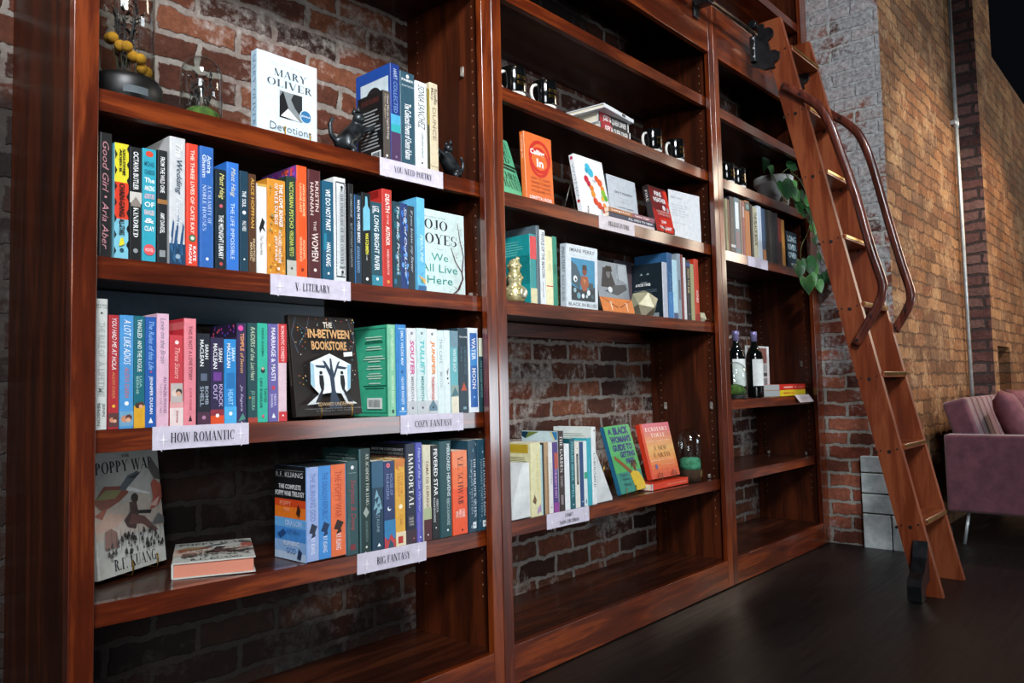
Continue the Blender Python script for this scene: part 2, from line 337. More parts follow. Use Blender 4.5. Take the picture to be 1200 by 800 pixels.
class Face:
    """a flat side of a part that takes print: o = lower left corner, u and v = unit vectors, n = outward normal"""
    def __init__(s, pb, o, u, v, w, h):
        s.pb, s.o, s.u, s.v, s.w, s.h = pb, Vector(o), Vector(u), Vector(v), w, h
        s.n = s.u.cross(s.v); s.k = 0
    def at(s, u, v): return s.o + s.u*(u*s.w) + s.v*(v*s.h) + s.n*(.00025+.00012*s.k)
    def poly(s, pts, c, m=None):
        s.k += 1; s.pb.face([s.at(*p) for p in pts], m or paint(c))
    def rect(s, u0, v0, u1, v1, c): s.poly([(u0, v0), (u1, v0), (u1, v1), (u0, v1)], c)
    def disc(s, u, v, r, c, n=20, sq=1):
        s.poly([(u+r*math.cos(2*math.pi*i/n)/s.w, v+r*sq*math.sin(2*math.pi*i/n)/s.h) for i in range(n)], c)
    def ring(s, u, v, r, t, c, n=28):
        s.k += 1; m = paint(c)
        for i in range(n):
            a, b = 2*math.pi*i/n, 2*math.pi*(i+1)/n
            P = lambda q, rr: s.at(u+rr*math.cos(q)/s.w, v+rr*math.sin(q)/s.h)
            s.pb.face([P(a, r-t), P(a, r), P(b, r), P(b, r-t)], m)
    def star(s, u, v, r, c, thin=.16):
        s.poly([(u+(r if i % 2 == 0 else r*thin)*math.cos(math.pi*i/4)*(.7 if i % 4 == 0 else 1)/s.w, v+(r if i % 2 == 0 else r*thin)*math.sin(math.pi*i/4)/s.h) for i in range(8)], c)
    def text(s, t, u0, v0, u1, v1, c, way='h', font='s', bold=0.0, shear=0.0, rough=.42):
        vs, fs = (didone if font == 'd' else sans)(t, bold, shear)
        if not vs: return
        xs = [p[0] for p in vs]; ys = [p[1] for p in vs]
        a, b, cc, d = min(xs), max(xs), min(ys), max(ys); s.k += 1; m = paint(c, rough); i = s.pb.mi(m)
        out = []
        for (x, y) in vs:
            p, q = (x-a)/max(1e-6, b-a), (y-cc)/max(1e-6, d-cc)
            out.append(s.pb.bm.verts.new(s.at(u0+(u1-u0)*p, v0+(v1-v0)*q) if way == 'h' else s.at(u0+(u1-u0)*q, v1-(v1-v0)*p)))
        for f in fs:
            try: g = s.pb.bm.faces.new([out[k] for k in f]); g.material_index = i
            except ValueError: pass
    def lines(s, u0, v0, u1, v1, n, c, seed=1, fill=.5):
        rr = random.Random(seed); st = (v1-v0)/n
        for k in range(n): s.rect(u0, v0+st*k, u1-(u1-u0)*rr.random()*.25, v0+st*(k+fill), c)
# ------------------------------------------------------------------ the room
YF, YS, YB = 1.5, 1.53, 1.852            # bookcase face, shelf fronts, wall behind
XA, X1, X2, XE = .507, 1.628, 3.034, 4.142   # outer ends of the three bays
floor_m = None
def floor_mat():
    m, nt, b = newmat('dark_floorboards'); L = nt.links.new
    tc = N(nt, 'ShaderNodeTexCoord'); br = N(nt, 'ShaderNodeTexBrick'); L(tc.outputs['Object'], br.inputs['Vector'])
    for k, v in (('Color1', rgb('#0b0807')), ('Color2', rgb('#130d0b')), ('Mortar', rgb('#050404')), ('Scale', 1.0), ('Mortar Size', .003), ('Brick Width', 1.6), ('Row Height', .13)): br.inputs[k].default_value = v
    mp = N(nt, 'ShaderNodeMapping'); mp.inputs['Scale'].default_value = (2, 30, 1); L(tc.outputs['Object'], mp.inputs[0])
    n = N(nt, 'ShaderNodeTexNoise', i_Scale=2.0, i_Detail=5.0); L(mp.outputs[0], n.inputs['Vector'])
    mx = N(nt, 'ShaderNodeMix', data_type='RGBA', blend_type='OVERLAY'); mx.inputs[0].default_value = .5
    L(br.outputs['Color'], mx.inputs[6]); L(n.outputs['Fac'], mx.inputs[7]); L(mx.outputs[2], b.inputs['Base Color'])
    rr = N(nt, 'ShaderNodeMapRange'); rr.inputs['To Min'].default_value = .3; rr.inputs['To Max'].default_value = .6
    L(n.outputs['Fac'], rr.inputs['Value']); L(rr.outputs[0], b.inputs['Roughness'])
    return m
p = PB(); p.box((-2.5, -4, -.1), (10.5, 2.1, 0), floor_mat()); tag(p.build('floor'), kind='structure')
BR_BACK = brick('brick_behind_shelves', ['#291815', '#4d2b20', '#603528', '#73412e', '#3f261f', '#7a4b36'], '#9a928a', wash='#a8a099', wash_lo=.755, darkening='#1d1816', msize=.0095, mfade=.4)
BR_PIER = brick('brick_pier', ['#7d4236', '#a35c49', '#5f3a32', '#b26d57'], '#c2bcb2', wash='#c6c8ca', wash_lo=.80, wash_z=(.75, 1.7, -.03, .24), msize=.009)
BR_TAN = brick('brick_tan', ['#64442f', '#8a6246', '#a07a56', '#744a34', '#8c6240', '#7a5c46'], '#54402f', wash='#b0906c', wash_lo=.76, rag=.058, mfade=.55, msize=.007)
BR_MAUVE = brick('brick_mauve', ['#4f3b3c', '#6b4b4b', '#7d6260'], '#4b4242')
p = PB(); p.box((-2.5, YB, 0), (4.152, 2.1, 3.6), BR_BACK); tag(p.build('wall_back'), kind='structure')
PX, PY = 4.152, 1.142
p = PB(); p.box((PX, PY, 0), (4.5, 2.1, 3.6), BR_PIER)
p.face([(PX, PY-.0005, 0), (4.5, PY-.0005, 0), (4.5, PY-.0005, 3.6), (PX, PY-.0005, 3.6)], BR_TAN)
tag(p.build('wall_pier'), kind='structure')
p = PB(); p.box((4.5, PY, 0), (5.87, 2.1, 3.6), BR_TAN); tag(p.build('wall_right'), kind='structure')
# the wall steps forward; a small dark niche is let into it
p = PB(); SY = 1.021
n0, n1 = onY(1169, 405, SY), onY(1186, 460, SY)
NX0, NX1, NZ0, NZ1 = n0.x, n1.x, n1.z, n0.z
p.box((5.87, SY, 0), (NX0, 2.1, 3.6), BR_TAN); p.box((NX1, SY, 0), (10.5, 2.1, 3.15), BR_TAN)
p.box((NX0, SY, 0), (NX1, 2.1, NZ0), BR_TAN); p.box((NX0, SY, NZ1), (NX1, 2.1, 3.6), BR_TAN); p.box((NX0, SY+.3, NZ0), (NX1, 2.1, NZ1), paint('#0d0a09', .9))
p.face([(5.8695, PY, 0), (5.8695, SY-.0005, 0), (5.8695, SY-.0005, 3.6), (5.8695, PY, 3.6)][::-1], BR_MAUVE)
tag(p.build('wall_far'), kind='structure')
# pale stone blocks at the foot of the pier
ST = mottled('pale_stone', '#aeb9bb', '#e2e9e9', 14, .75, 0, .5)
p = PB()
y0 = onX(1011, 560, PX).y
def blk(a, b, c, d):      # pixel rows at the left edge -> heights
    za, zb = onX(a[0], a[1], PX).z, onX(a[0], b, PX).z
    p.box((PX-.028, c, zb+.003), (PX+.02, d, za-.003), ST, .004)
blk((1012, 533), 553, PY-.02, y0); blk((1013, 553), 577, PY-.02, y0); blk((1013, 577), 600, PY-.02, y0); 
ym = onX(1047, 620, PX).y
blk((1012, 600), 649, ym+.003, y0); blk((1012, 600), 649, PY-.02, ym-.003)
tag(p.build('trim_1'), kind='structure')
# conduit
p = PB(); CX = 5.66; CY = PY-.025; ZN = mottled('galvanised_steel', '#a4acb0', '#c8d0d4', 30, .4, .5)
p.tube([(CX, CY, .02), (CX, CY, 3.55)], .012, ZN)
o = tag(p.build('conduit_pipe'), 'thin grey steel conduit running up the tan brick wall beside the step', 'pipe')
cz = onY(1119, 143, CY).z
p = PB(); p.tube([(CX, CY, cz-.03), (CX, CY, cz+.03)], .017, ZN); p.box((CX-.035, CY-.004, cz-.012), (CX+.035, PY, cz+.012), ZN); p.build('coupling', o)
# ------------------------------------------------------------------ bookcases
SH = {}   # name: (z of the top at mid bay, slope, mid x)
def shelf_def(n, val, sl, xa, xb): SH[n] = (val*1.5+CZ, sl, (xa+xb)/2)
for n, v, sl in (('S1', .393, .0099), ('S2', .1758, -.0016), ('S3', -.0418, -.0056), ('S4', -.2569, -.0197), ('S0', .805, 0), ('SB', -.4841, 0)): shelf_def(n, v, sl, .552, 1.586)
for n, v, sl in (('T0', .8164, 0), ('T1', .603, -.0035), ('T2', .3909, -.0006), ('T3', .1723, -.0032), ('T4', -.2617, -.0055), ('TB', -.4841, 0)): shelf_def(n, v, sl, 1.67, 2.991)
for n, v, sl in (('U1', .8064, -.0057), ('U2', .5968, -.0046), ('U3', .3852, -.0036), ('U4', -.0476, -.0016), ('U5', -.2557, -.002), ('UB', -.4841, 0)): shelf_def(n, v, sl, 3.078, 4.057)
def zs(n, x): z, s, m = SH[n]; return z+s*(x-m)
TH = .042
CLIP = mottled('clear_plastic', '#5f5750', '#8f867d', 30, .15)
def bookcase(xa, xb, sa, sb, shelves, base, label):
    t = empty('bookcase', Vector(((xa+xb)/2, YF, 0)), label, 'bookcase', None)
    L = Matrix.Translation((-(xa+xb)/2, -YF, 0))
    def done(p, name, par=t):
        p.bm.transform(L if par is t else L); return p.build(name, par)
    TOP = 3.3
    for side, (a, b, c, d) in enumerate(((xa+.001, sa, xa+.001, sa-.022), (sb, xb-.001, sb+.022, xb-.001))):
        p = PB(); p.box((a, YF, .004), (b, YF+.022, TOP), W_Z, .002); done(p, 'stile')
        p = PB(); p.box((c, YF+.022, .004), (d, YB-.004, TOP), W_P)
        if side:
            for y in (1.56, 1.80):
                for k in range(60): z = .25+.033*k; p.face([(c-.0004, y+.0022, z), (c-.0004, y-.0022, z), (c-.0004, y-.0022, z+.0044), (c-.0004, y+.0022, z+.0044)], paint('#8a6a52', .5))
        done(p, 'side_panel')
    p = PB(); p.box((sa, YF+.001, .004), (sb, YF+.022, SH[base][0]), W_X, .001); done(p, 'base_board')
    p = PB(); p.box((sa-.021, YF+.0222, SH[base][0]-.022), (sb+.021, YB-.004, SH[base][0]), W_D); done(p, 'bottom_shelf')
    p = PB(); p.box((sa, YF+.001, 2.247), (sb, YF+.022, 2.47), W_X, .001); done(p, 'header')
    p = PB(); p.box((sa-.021, YF+.0222, 2.447), (sb+.021, YB-.004, 2.469), W_X); done(p, 'top_deck')
    p = PB(); p.box((sa-.021, YF+.0222, 2.70), (sb+.021, YB-.004, 2.742), W_X); done(p, 'shelf')
    rnd = random.Random(int(xa*100))
    for n in shelves:
        a, b = sa-.0215, sb+.0215
        p = PB(); za, zb = zs(n, a), zs(n, b)
        y1, ym = YS, YS+.02
        p.hexa([(a, y1, za-TH), (b, y1, zb-TH), (b, ym, zb-TH), (a, ym, za-TH), (a, y1, za), (b, y1, zb), (b, ym, zb), (a, ym, za)], W_X)
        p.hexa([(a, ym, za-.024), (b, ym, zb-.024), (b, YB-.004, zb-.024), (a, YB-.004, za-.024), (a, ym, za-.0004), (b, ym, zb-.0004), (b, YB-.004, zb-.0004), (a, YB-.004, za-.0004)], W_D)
        so = done(p, 'shelf')
        for yy in (YS+.05, YB-.07):
            for xx, sg in ((sa-.0215, 1), (sb+.0215, -1)):
                if n in ('S3', 'S4') and sg < 0 and yy < 1.7: continue
                p = PB(); z = zs(n, xx)
                p.box((xx, yy-.006, z+.001), (xx+sg*.010, yy+.006, z+.017), CLIP, .003); p.tube([(xx, yy, z+.012), (xx+sg*.012, yy, z+.012)], .004, CLIP)
                done(p, 'shelf_clip')
    return t, L
B1, L1 = bookcase(XA, X1, .552, 1.586, ['S0', 'S1', 'S2', 'S3', 'S4'], 'SB', 'leftmost bay of the tall red-brown wooden bookcase, packed with colourful books')
B2, L2 = bookcase(X1, X2, 1.67, 2.991, ['T0', 'T1', 'T2', 'T3', 'T4'], 'TB', 'wide middle bay of the wooden bookcase with leaning display books and bare lower brick')
B3, L3 = bookcase(X2, XE, 3.078, 4.057, ['U1', 'U2', 'U3', 'U4', 'U5'], 'UB', 'right-hand bay of the wooden bookcase, holding the potted plant and wine bottles')
# battens under two of the shelves, at the back
p = PB(); z = zs('S2', 1); p.box((.56, YB-.035, z-.09), (1.262, YB-.005, z-.026), paint('#3f5262', .3)); p.bm.transform(L1); p.build('batten', B1)  # bluish sheen put into this batten's colour
p = PB(); z = zs('T3', 2.3); p.box((1.66, YB-.03, z-.075), (2.99, YB-.005, z-.028), W_X); p.bm.transform(L2); p.build('batten', B2)
# clip plates on the right-hand panels
for Lm, B, x, z, ys in ((L1, B1, 1.6078, 1.78, (1.60, 1.80)), (L2, B2, 3.0128, .745, (1.56, 1.78)), (L3, B3, 4.0788, .93, (1.585, 1.79))):
    for y in ys:
        p = PB(); p.box((x-.006, y-.007, z-.016), (x, y+.007, z+.016), CLIP, .003); p.ball((x-.005, y, z-.010), .006, CLIP, 8)
        p.bm.transform(Lm); p.build('shelf_clip', B)
# ------------------------------------------------------------------ ladder rail
RY, RZ = 1.438, 2.415
p = PB(); p.tube([(.9, RY, RZ), (4.12, RY, RZ)], .011, mottled('rail_bronze', '#4a3a2e', '#7a6552', 20, .3, .9))
rail = tag(p.build('ladder_rail'), 'dark round metal ladder rail running along the bookcase header', 'rail')
for x in (1.65, 2.88, 3.98):
    p = PB(); p.box((x-.02, RY-.016, RZ-.02), (x+.02, YF-.0005, RZ+.006), IRON, .003); p.box((x-.02, YF-.012, RZ-.06), (x+.02, YF-.0005, RZ+.03), IRON, .002); p.build('bracket', rail)
# ------------------------------------------------------------------ ladder
lad = empty('library_ladder', Vector((3.51, .89, 0)), 'tall reddish wooden library ladder leaning on the right end of the bookcase', 'ladder')
LL = Matrix.Translation((-3.51, -.89, 0))
def ladd(p, n, par=lad): p.bm.transform(LL); return p.build(n, par)
K = .2148; yfr = lambda z: .793+K*z; DEP = .094
PLUG = paint('#1a0f0b', .5)
tre = [.258+.2914*k for k in range(8)]
for xa, xb in ((3.330, 3.360), (3.673, 3.703)):
    p = PB(); zt = 2.46
    p.prism([(yfr(0), 0), (yfr(0)+DEP, 0), (yfr(zt)+DEP, zt), (yfr(zt), zt)], 'X', xa, xb, L_Z)
    for z in tre:
        for dy, dz, r in ((0, 0, .008), (-.03, .012, .004), (.032, .004, .004)):
            yy = yfr(z)+DEP*.5+dy; zz = z+dz
            p.lathe((xa-.0012, yy, zz), [(r, 0), (r, .0014)], PLUG, 10, False, 'X')
        p.lathe((xa-.006, yfr(z)+DEP+.002, z-.004), [(.006, 0), (.007, .012)], PLUG, 8, False, 'X')
    ladd(p, 'stile')
for z in tre:
    p = PB(); p.box((3.361, yfr(z)-.004, z+.006), (3.672, yfr(z)+DEP-.004, z+.031), L_X, .004)
    p.box((3.362, yfr(z)-.007, z+.016), (3.671, yfr(z)-.003, z+.026), BRASS); ladd(p, 'tread')
railpix = {3.312: [(917, 101), (929, 106), (948, 117), (960, 126), (972, 145), (985, 180), (1003, 230), (1020, 290), (1032, 325), (1034.5, 338), (1031, 353), (1018, 377), (1003, 403)],
           3.722: [(968, 130), (979, 137), (990, 143), (1005, 156), (1015, 175), (1024, 200), (1040, 255), (1056, 308), (1066, 338), (1067, 352), (1060, 368), (1048, 388)]}
HR = wood('Z', '#2c0f08', '#50231a', '#6d3526', rough=.28)
def smooth_path(pts, n=4):
    out = []
    P = [pts[0]]+pts+[pts[-1]]
    for i in range(1, len(P)-2):
        for k in range(n):
            t = k/n; a, b, c, d = P[i-1], P[i], P[i+1], P[i+2]
            out.append(.5*((2*b)+(c-a)*t+(2*a-5*b+4*c-d)*t*t+(3*b-a-3*c+d)*t**3))
    return out+[pts[-1]]
for x, px in railpix.items():
    pts = smooth_path([onX(a, b, x) for a, b in px]); p = PB()
    p.tube(pts, [(.015, .019)]*len(pts), HR, 12, flat=(1, 0, 0))
    for q in (pts[1], pts[6], pts[-2], pts[-6]): p.lathe((x-.0175 if x < 3.5 else x-.017, q.y, q.z), [(.006, 0), (.006, .004)], IRON, 8, False, 'X')
    if x > 3.5:
        for q in (pts[0], pts[-1]): p.tube([(3.7, q.y, q.z), (x, q.y, q.z)], .008, IRON)
    ladd(p, 'handrail')
for sx, xs in ((-1, 3.330), (1, 3.703)):      # roller shoes at the foot, outside each stile
    p = PB(); s = sx
    pr = [(xs, .06), (xs, .205), (xs+s*.012, .212), (xs+s*.020, .19), (xs+s*.030, .15), (xs+s*.075, .105), (xs+s*.110, .085), (xs+s*.125, .06), (xs+s*.125, .004), (xs+s*.075, .004), (xs+s*.06, .045), (xs+s*.02, .06)]
    yb = .835
    p.prism(pr if s > 0 else pr, 'Y', yb, yb+.05, IRON); p.lathe((xs+s*.085, yb+.025, .028), [(.022, -.019), (.027, -.015), (.027, .015), (.022, .019)], paint('#15181a', .5), 16, True, 'Y')
    p.lathe((xs+s*.002, yb+.03, .185), [(.024, -.004), (.024, .004)], IRON, 16, False, 'X')
    ladd(p, 'roller_foot').data.update()
for xs in (3.330, 3.673):    # rollers at the top
    p = PB(); xo = xs-.014
    pl = [(yfr(2.235)+DEP-.018, 2.235), (yfr(2.235)+DEP+.03, 2.235), (RY+.018, 2.27), (RY+.018, 2.396), (RY-.017, 2.396), (RY-.017, 2.448), (yfr(2.445)+DEP-.018, 2.448)]
    p.prism(pl, 'X', xo, xs-.0006, IRON)
    for z in (2.395, 2.285): p.lathe((xo+.010, yfr(z)+DEP-.022, z), [(.030, -.009), (.030, .0032)], IRON, 20, False, 'X')
    p.lathe((xo-.010, RY, RZ+.037), [(.018, -.012), (.021, -.008), (.014, 0), (.021, .008), (.018, .012)], IRON, 16, True, 'X')
    p.box((xo-.018, RY-.010, 2.28), (xo-.0002, RY+.016, 2.40), IRON, .004)
    for z in (2.30, 2.34, 2.385): p.ball((xo-.018, RY-.004, z), .006, ZN, 8)
    ladd(p, 'roller_bracket')
# ------------------------------------------------------------------ sofa
FAB = mottled('mauve_velvet', '#552d3b', '#703f4d', 14, .85, 0, .15); FAB.node_tree.nodes['Principled BSDF'].inputs['Sheen Weight'].default_value = .5
FAB2 = mottled('mauve_velvet_dark', '#5c323c', '#7a4650', 14, .85)
sx, sy = 4.46, 1.03
sofa = empty('sofa', Vector((sx+.68, .6, 0)), 'mauve velvet sofa with a ribbed back on thin chrome legs, beside the ladder', 'sofa')
LSf = Matrix.Translation((-(sx+.68), -.6, 0))
def sf(p, n, par=sofa): p.bm.transform(LSf if par is sofa or True else Matrix()); return p.build(n, par)
for xa in (sx, sx+1.24): p = PB(); p.box((xa, .17, .16), (xa+.11, 1.02, .55), FAB, .014); sf(p, 'armrest')
p = PB(); p.box((sx+.112, .16, .19), (sx+1.238, .80, .40), FAB, .03); sf(p, 'seat')
p = PB(); nr = 9; w = 1.126/nr
prof = [(.80, .36), (.985, .36), (1.085, .70), (1.07, .735), (1.03, .74), (.985, .715)]
for k in range(nr):
    x = sx+.112+k*w
    p.box((x+.001, .0, 0), (x+w-.001, .12, .41), FAB, .02)
p.box((sx+.12, .03, .02), (sx+.112+1.126-.01, .11, .39), FAB)
M = Matrix.Translation((0, .82, .345)) @ Matrix.Rotation(R(-16), 4, 'X'); p.bm.transform(M); sf(p, 'backrest')
for xa in (sx+.05, sx+1.29):
    for ya, d in ((.93, .05), (.25, -.05)):
        p = PB(); p.tube([(xa, ya, .17), (xa+(-.03 if xa < sx+1 else .03), ya+d*.5, .0)], .008, ZN); sf(p, 'leg')
def cushion(c, rz, rx, label, s=.36):
    t = bmesh.new(); bmesh.ops.create_grid(t, x_segments=10, y_segments=10, size=.5); 
    pb = PB(); i = pb.mi(FAB2)
    for sg in (1, -1):
        g = {}
        for v in t.verts:
            e = max(0, 1-(2*v.co.x)**4)*max(0, 1-(2*v.co.y)**4)
            pin = 1-.06*(1-abs(2*v.co.x)**2)*(abs(2*v.co.y))-.06*(1-abs(2*v.co.y)**2)*abs(2*v.co.x)
            g[v] = pb.bm.verts.new((v.co.x*s*pin, sg*.065*math.sqrt(e), v.co.y*s*pin))
        for f in t.faces:
            vs = [g[v] for v in f.verts]; ff = pb.bm.faces.new(vs if sg < 0 else vs[::-1]); ff.smooth = True; ff.material_index = i
    t.free(); bmesh.ops.remove_doubles(pb.bm, verts=pb.bm.verts, dist=.0005)
    o = pb.build('cushion'); o.matrix_world = Matrix.Translation(c) @ Matrix.Rotation(rz, 4, 'Z') @ Matrix.Rotation(rx, 4, 'X')
    return tag(o, label, 'cushion', 'cushions on the mauve sofa')
cushion((sx+.33, .755, .60), R(8), R(-20), 'square mauve cushion leaning on the sofa back nearest its visible arm')
cushion((sx+.86, .755, .60), R(-10), R(-20), 'second mauve cushion along the sofa, cut off by the right picture edge')
# ------------------------------------------------------------------ books
def book_parts(root, w, h, d, kind, col, art, pages='#e6dcc6', spine=None, back=None, front=None):
    """local frame: spine faces -y at y=0, pages run to +y; x across the thickness (front cover at +x); z up"""
    hard = kind == 'h'
    ct = min(.0026, w*.16) if hard else min(.0009, w*.1)
    ov = .0035 if hard else .0004
    m = paint(col); ms = paint(spine or col); mb = paint(back or col); mf = paint(front or col)
    p = PB(); r = min(.0035 if hard else .0015, w*.2); hw = w/2
    out = [(-hw, d)]; 
    for k in range(4):
        a = math.pi+math.pi/2*k/3; out.append((-hw+r+r*math.cos(a), r+r*math.sin(a)))
    for k in range(4):
        a = 1.5*math.pi+math.pi/2*k/3; out.append((hw-r+r*math.cos(a), r+r*math.sin(a)))
    out.append((hw, d))
    inn = [(-hw+ct, d), (-hw+ct, ct*1.4+.0005), (hw-ct, ct*1.4+.0005), (hw-ct, d)]
    bm = p.bm
    lo = [bm.verts.new((x, y, 0)) for x, y in out]; hi = [bm.verts.new((x, y, h)) for x, y in out]
    li = [bm.verts.new((x, y, 0)) for x, y in inn]; hj = [bm.verts.new((x, y, h)) for x, y in inn]
    def F(vs, mm): f = bm.faces.new(vs); f.material_index = p.mi(mm); return f
    n = len(out)
    for k in range(n-1):
        mm = mb if k == 0 else (mf if k == n-2 else ms)
        F((lo[k], lo[k+1], hi[k+1], hi[k]), mm)
    for k in range(3): F((li[k+1], li[k], hj[k], hj[k+1]), m)
    for top, (A, Bv) in ((1, (hi, hj)), (0, (lo, li))):
        q = [(A[0], A[1], Bv[1], Bv[0]), (A[1], A[2], A[3], A[4], Bv[1]), (A[4], A[5], Bv[2], Bv[1]), (A[5], A[6], A[7], A[8], Bv[2]), (A[8], A[9], Bv[3], Bv[2])]
        for vs in q: F(vs[::-1] if top else vs, m)
    F((lo[0], hi[0], hj[0], li[0]), m); F((lo[-1], li[-1], hj[-1], hi[-1]), m)
    S = Face(p, (-hw, 0, 0), (1, 0, 0), (0, 0, 1), w, h)
    Fr = Face(p, (hw, 0, 0), (0, 1, 0), (0, 0, 1), d, h)
    Bk = Face(p, (-hw, d, 0), (0, -1, 0), (0, 0, 1), d, h)
    if art: art(S, Fr, Bk)
    p.build('cover', root)
    q = PB(); q.box((-hw+ct+.0001, ct*1.4+.0008, ov), (hw-ct-.0001, d-(.004 if hard else .0006), h-ov), pages_mat(pages)); q.build('pages', root)
def mtx(o, ex, ey, ez):
    m = Matrix((ex, ey, ez)).transposed().to_4x4(); m.translation = o; return m
BK = 'book'
def upright(row, ys, items, group, depth=.135, clear=.0006):
    """spines in a row, left to right; px columns are taken at mid height on the plane of the spines"""
    last = -9
    for it in items:
        a, b, yt, kind, col, label, art = it[:7]; o = it[7] if len(it) > 7 else {}
        y = ys+o.get('dy', 0)
        zb_px = 0
        xm = onY((a+b)/2, yt, y).x; z0 = zs(row, xm)
        h = onY((a+b)/2+o.get('tx', 0), yt, y).z-z0-.0008
        # columns at mid height
        ymid = None
        def col_x(px):
            lo, hi = 0, 800
            for _ in range(30):
                m_ = (lo+hi)/2
                if onY(px, m_, y).z > z0+h/2: lo = m_
                else: hi = m_
            return onY(px, lo, y).x
        xa, xb = col_x(a), col_x(b)
        xa = max(xa, last+clear); last = xb
        z0 = max(zs(row, xa), zs(row, xb))+.0006
        e = empty(BK, mtx(Vector(((xa+xb)/2, y, z0)), (1, 0, 0), (0, 1, 0), (0, 0, 1)), label, 'book', group)
        book_parts(e, xb-xa, h, o.get('d', depth), kind, col, art, o.get('pages', '#e6dcc6'), o.get('spine'), o.get('back'), o.get('front'))
def faceout(row, BL, BR, TL, thick, kind, col, label, art, group, yb=None, y2=None, lift=.0008, spine=None, pages='#e6dcc6', z0=None, height=None, back=None, name=BK, cat='book'):
    """a book shown cover-out, leaning back; BL/BR = lower corners of the cover, TL = upper left corner"""
    zb = z0 if z0 is not None else None
    x0 = onY(*BL, yb or YS+.01).x
    zz = z0 if z0 is not None else zs(row, x0)
    zz += lift
    if yb is None: A, Bp = onZ(*BL, zz), onZ(*BR, zz)
    else:
        A = onY(*BL, yb); Bp = onY(*BR, y2 if y2 is not None else yb); A.z = Bp.z = zz
    e = (Bp-A); e.z = 0; wid = e.length; e.normalize(); back_dir = Vector((0, 0, 1)).cross(e)  # away from the viewer
    d = sight(*TL); t = (A-EYE).dot(e)/d.dot(e); T = EYE+d*t-A
    th = math.atan2(T.dot(back_dir), T.z); h = T.length
    if height: h = height
    th = max(-.02, min(.6, th))
    up = (Vector((0, 0, 1))*math.cos(th)+back_dir*math.sin(th)).normalized()
    ex = up.cross(e)*-1     # front cover normal must point to the viewer
    ex = e.cross(up)
    # local x = front cover normal, local y = spine -> fore edge = e, local z = up
    rise = thick*max(0, math.sin(th))     # the back lower edge rests lower when leaning: keep it on the shelf
    o = A-ex*(thick/2)+Vector((0, 0, rise))
    r = empty(name, mtx(o, ex, e, up), label, cat, group)
    book_parts(r, thick, h, wid, kind, col, art, pages, spine, back)
    return dict(A=A, B=Bp, e=e, bk=back_dir, th=th, h=h, w=wid, up=up, n=ex, thick=thick, z=zz-lift)
def easel(f, label, m=None, spread=(.25, .72), up_=.022):
    """small wire stand under a leaning book: two upturned prongs in front, a back strut behind"""
    m = m or BRASS; p = PB(); r = .0016
    def P(u, out, z):
        q = f['A']+f['e']*(f['w']*u)+f['bk']*(-out); q.z = z+f['z']+.0012; q.y = min(q.y, 1.842); return q
    dep = f['thick']+.018; hb = min(.12, f['h']*.6); tb = math.tan(f['th'])
    for u in spread:
        s = f['thick']*math.sin(f['th'])
        p.tube([P(u, .0075, up_+.006), P(u, .0105, up_), P(u, .009, .008), P(u, .0075, .0022), P(u, -dep, .0022), P(u, -dep-.004-hb*tb, hb)], r, m, 6)
        p.ball(P(u, .0078, up_+.007), .0028, m, 8)
        p.tube([P(u, -dep-.004-hb*tb, hb), P(u, -dep-.055-hb*tb*.6, .002)], r, m, 6)
    p.tube([P(spread[0], -dep-.004-hb*tb, hb), P(spread[1], -dep-.004-hb*tb, hb)], r, m, 6)
    return tag(p.build('book_easel'), label, 'easel', 'wire stands holding display books')
def flat(o, ex, ey, ez, w, h, d, kind, col, label, art, group, **k):
    r = empty(BK, mtx(Vector(o), Vector(ex), Vector(ey), Vector(ez)), label, 'book', group)
    book_parts(r, w, h, d, kind, col, art, k.get('pages', '#e6dcc6'), k.get('spine')); return r
W, K_ = '#eef0f0', '#141414'
def T(*a, **k): return ('t', a, k)
def sp(*ops):
    """spine art from a short list: (text, v0, v1, colour[, u0, u1]) reads down; ('r', v0, v1, colour) is a band; ('o', u, v, r, colour) a disc"""
    def f(S, Fr, Bk):
        for q in ops:
            if q[0] == 'r': S.rect(q[4] if len(q) > 4 else 0, q[1], q[5] if len(q) > 5 else 1, q[2], q[3])
            elif q[0] == 'o': S.disc(q[1], q[2], q[3], q[4])
            elif q[0] == 'h': S.text(q[1], .1, q[2], .9, q[3], q[4], 'h', bold=.01)
            elif q[0] == 'p': S.poly(q[1], q[2])
            elif q[0] == 'B': Bk.rect(*q[1:])
            elif q[0] == 'F': Fr.rect(*q[1:])
            elif q[0] == 'd': S.text(q[1], q[5] if len(q) > 5 else .25, q[2], q[6] if len(q) > 6 else .75, q[3], q[4], 'd', 'd')
            elif q[0] == 'i': S.text(q[1], q[5] if len(q) > 5 else .25, q[2], q[6] if len(q) > 6 else .75, q[3], q[4], 'd', shear=.3)
            elif callable(q[0]): q[0](S, Fr, Bk)
            else: S.text(q[0], q[4] if len(q) > 4 else .28, q[1], q[5] if len(q) > 5 else .72, q[2], q[3], 'd', bold=.012)
    return f
G1, G2, G3, G4 = 'books on the poetry shelf', 'books on the literary shelf', 'books on the romance shelf', 'books on the fantasy shelf'
SPN = YS+.004
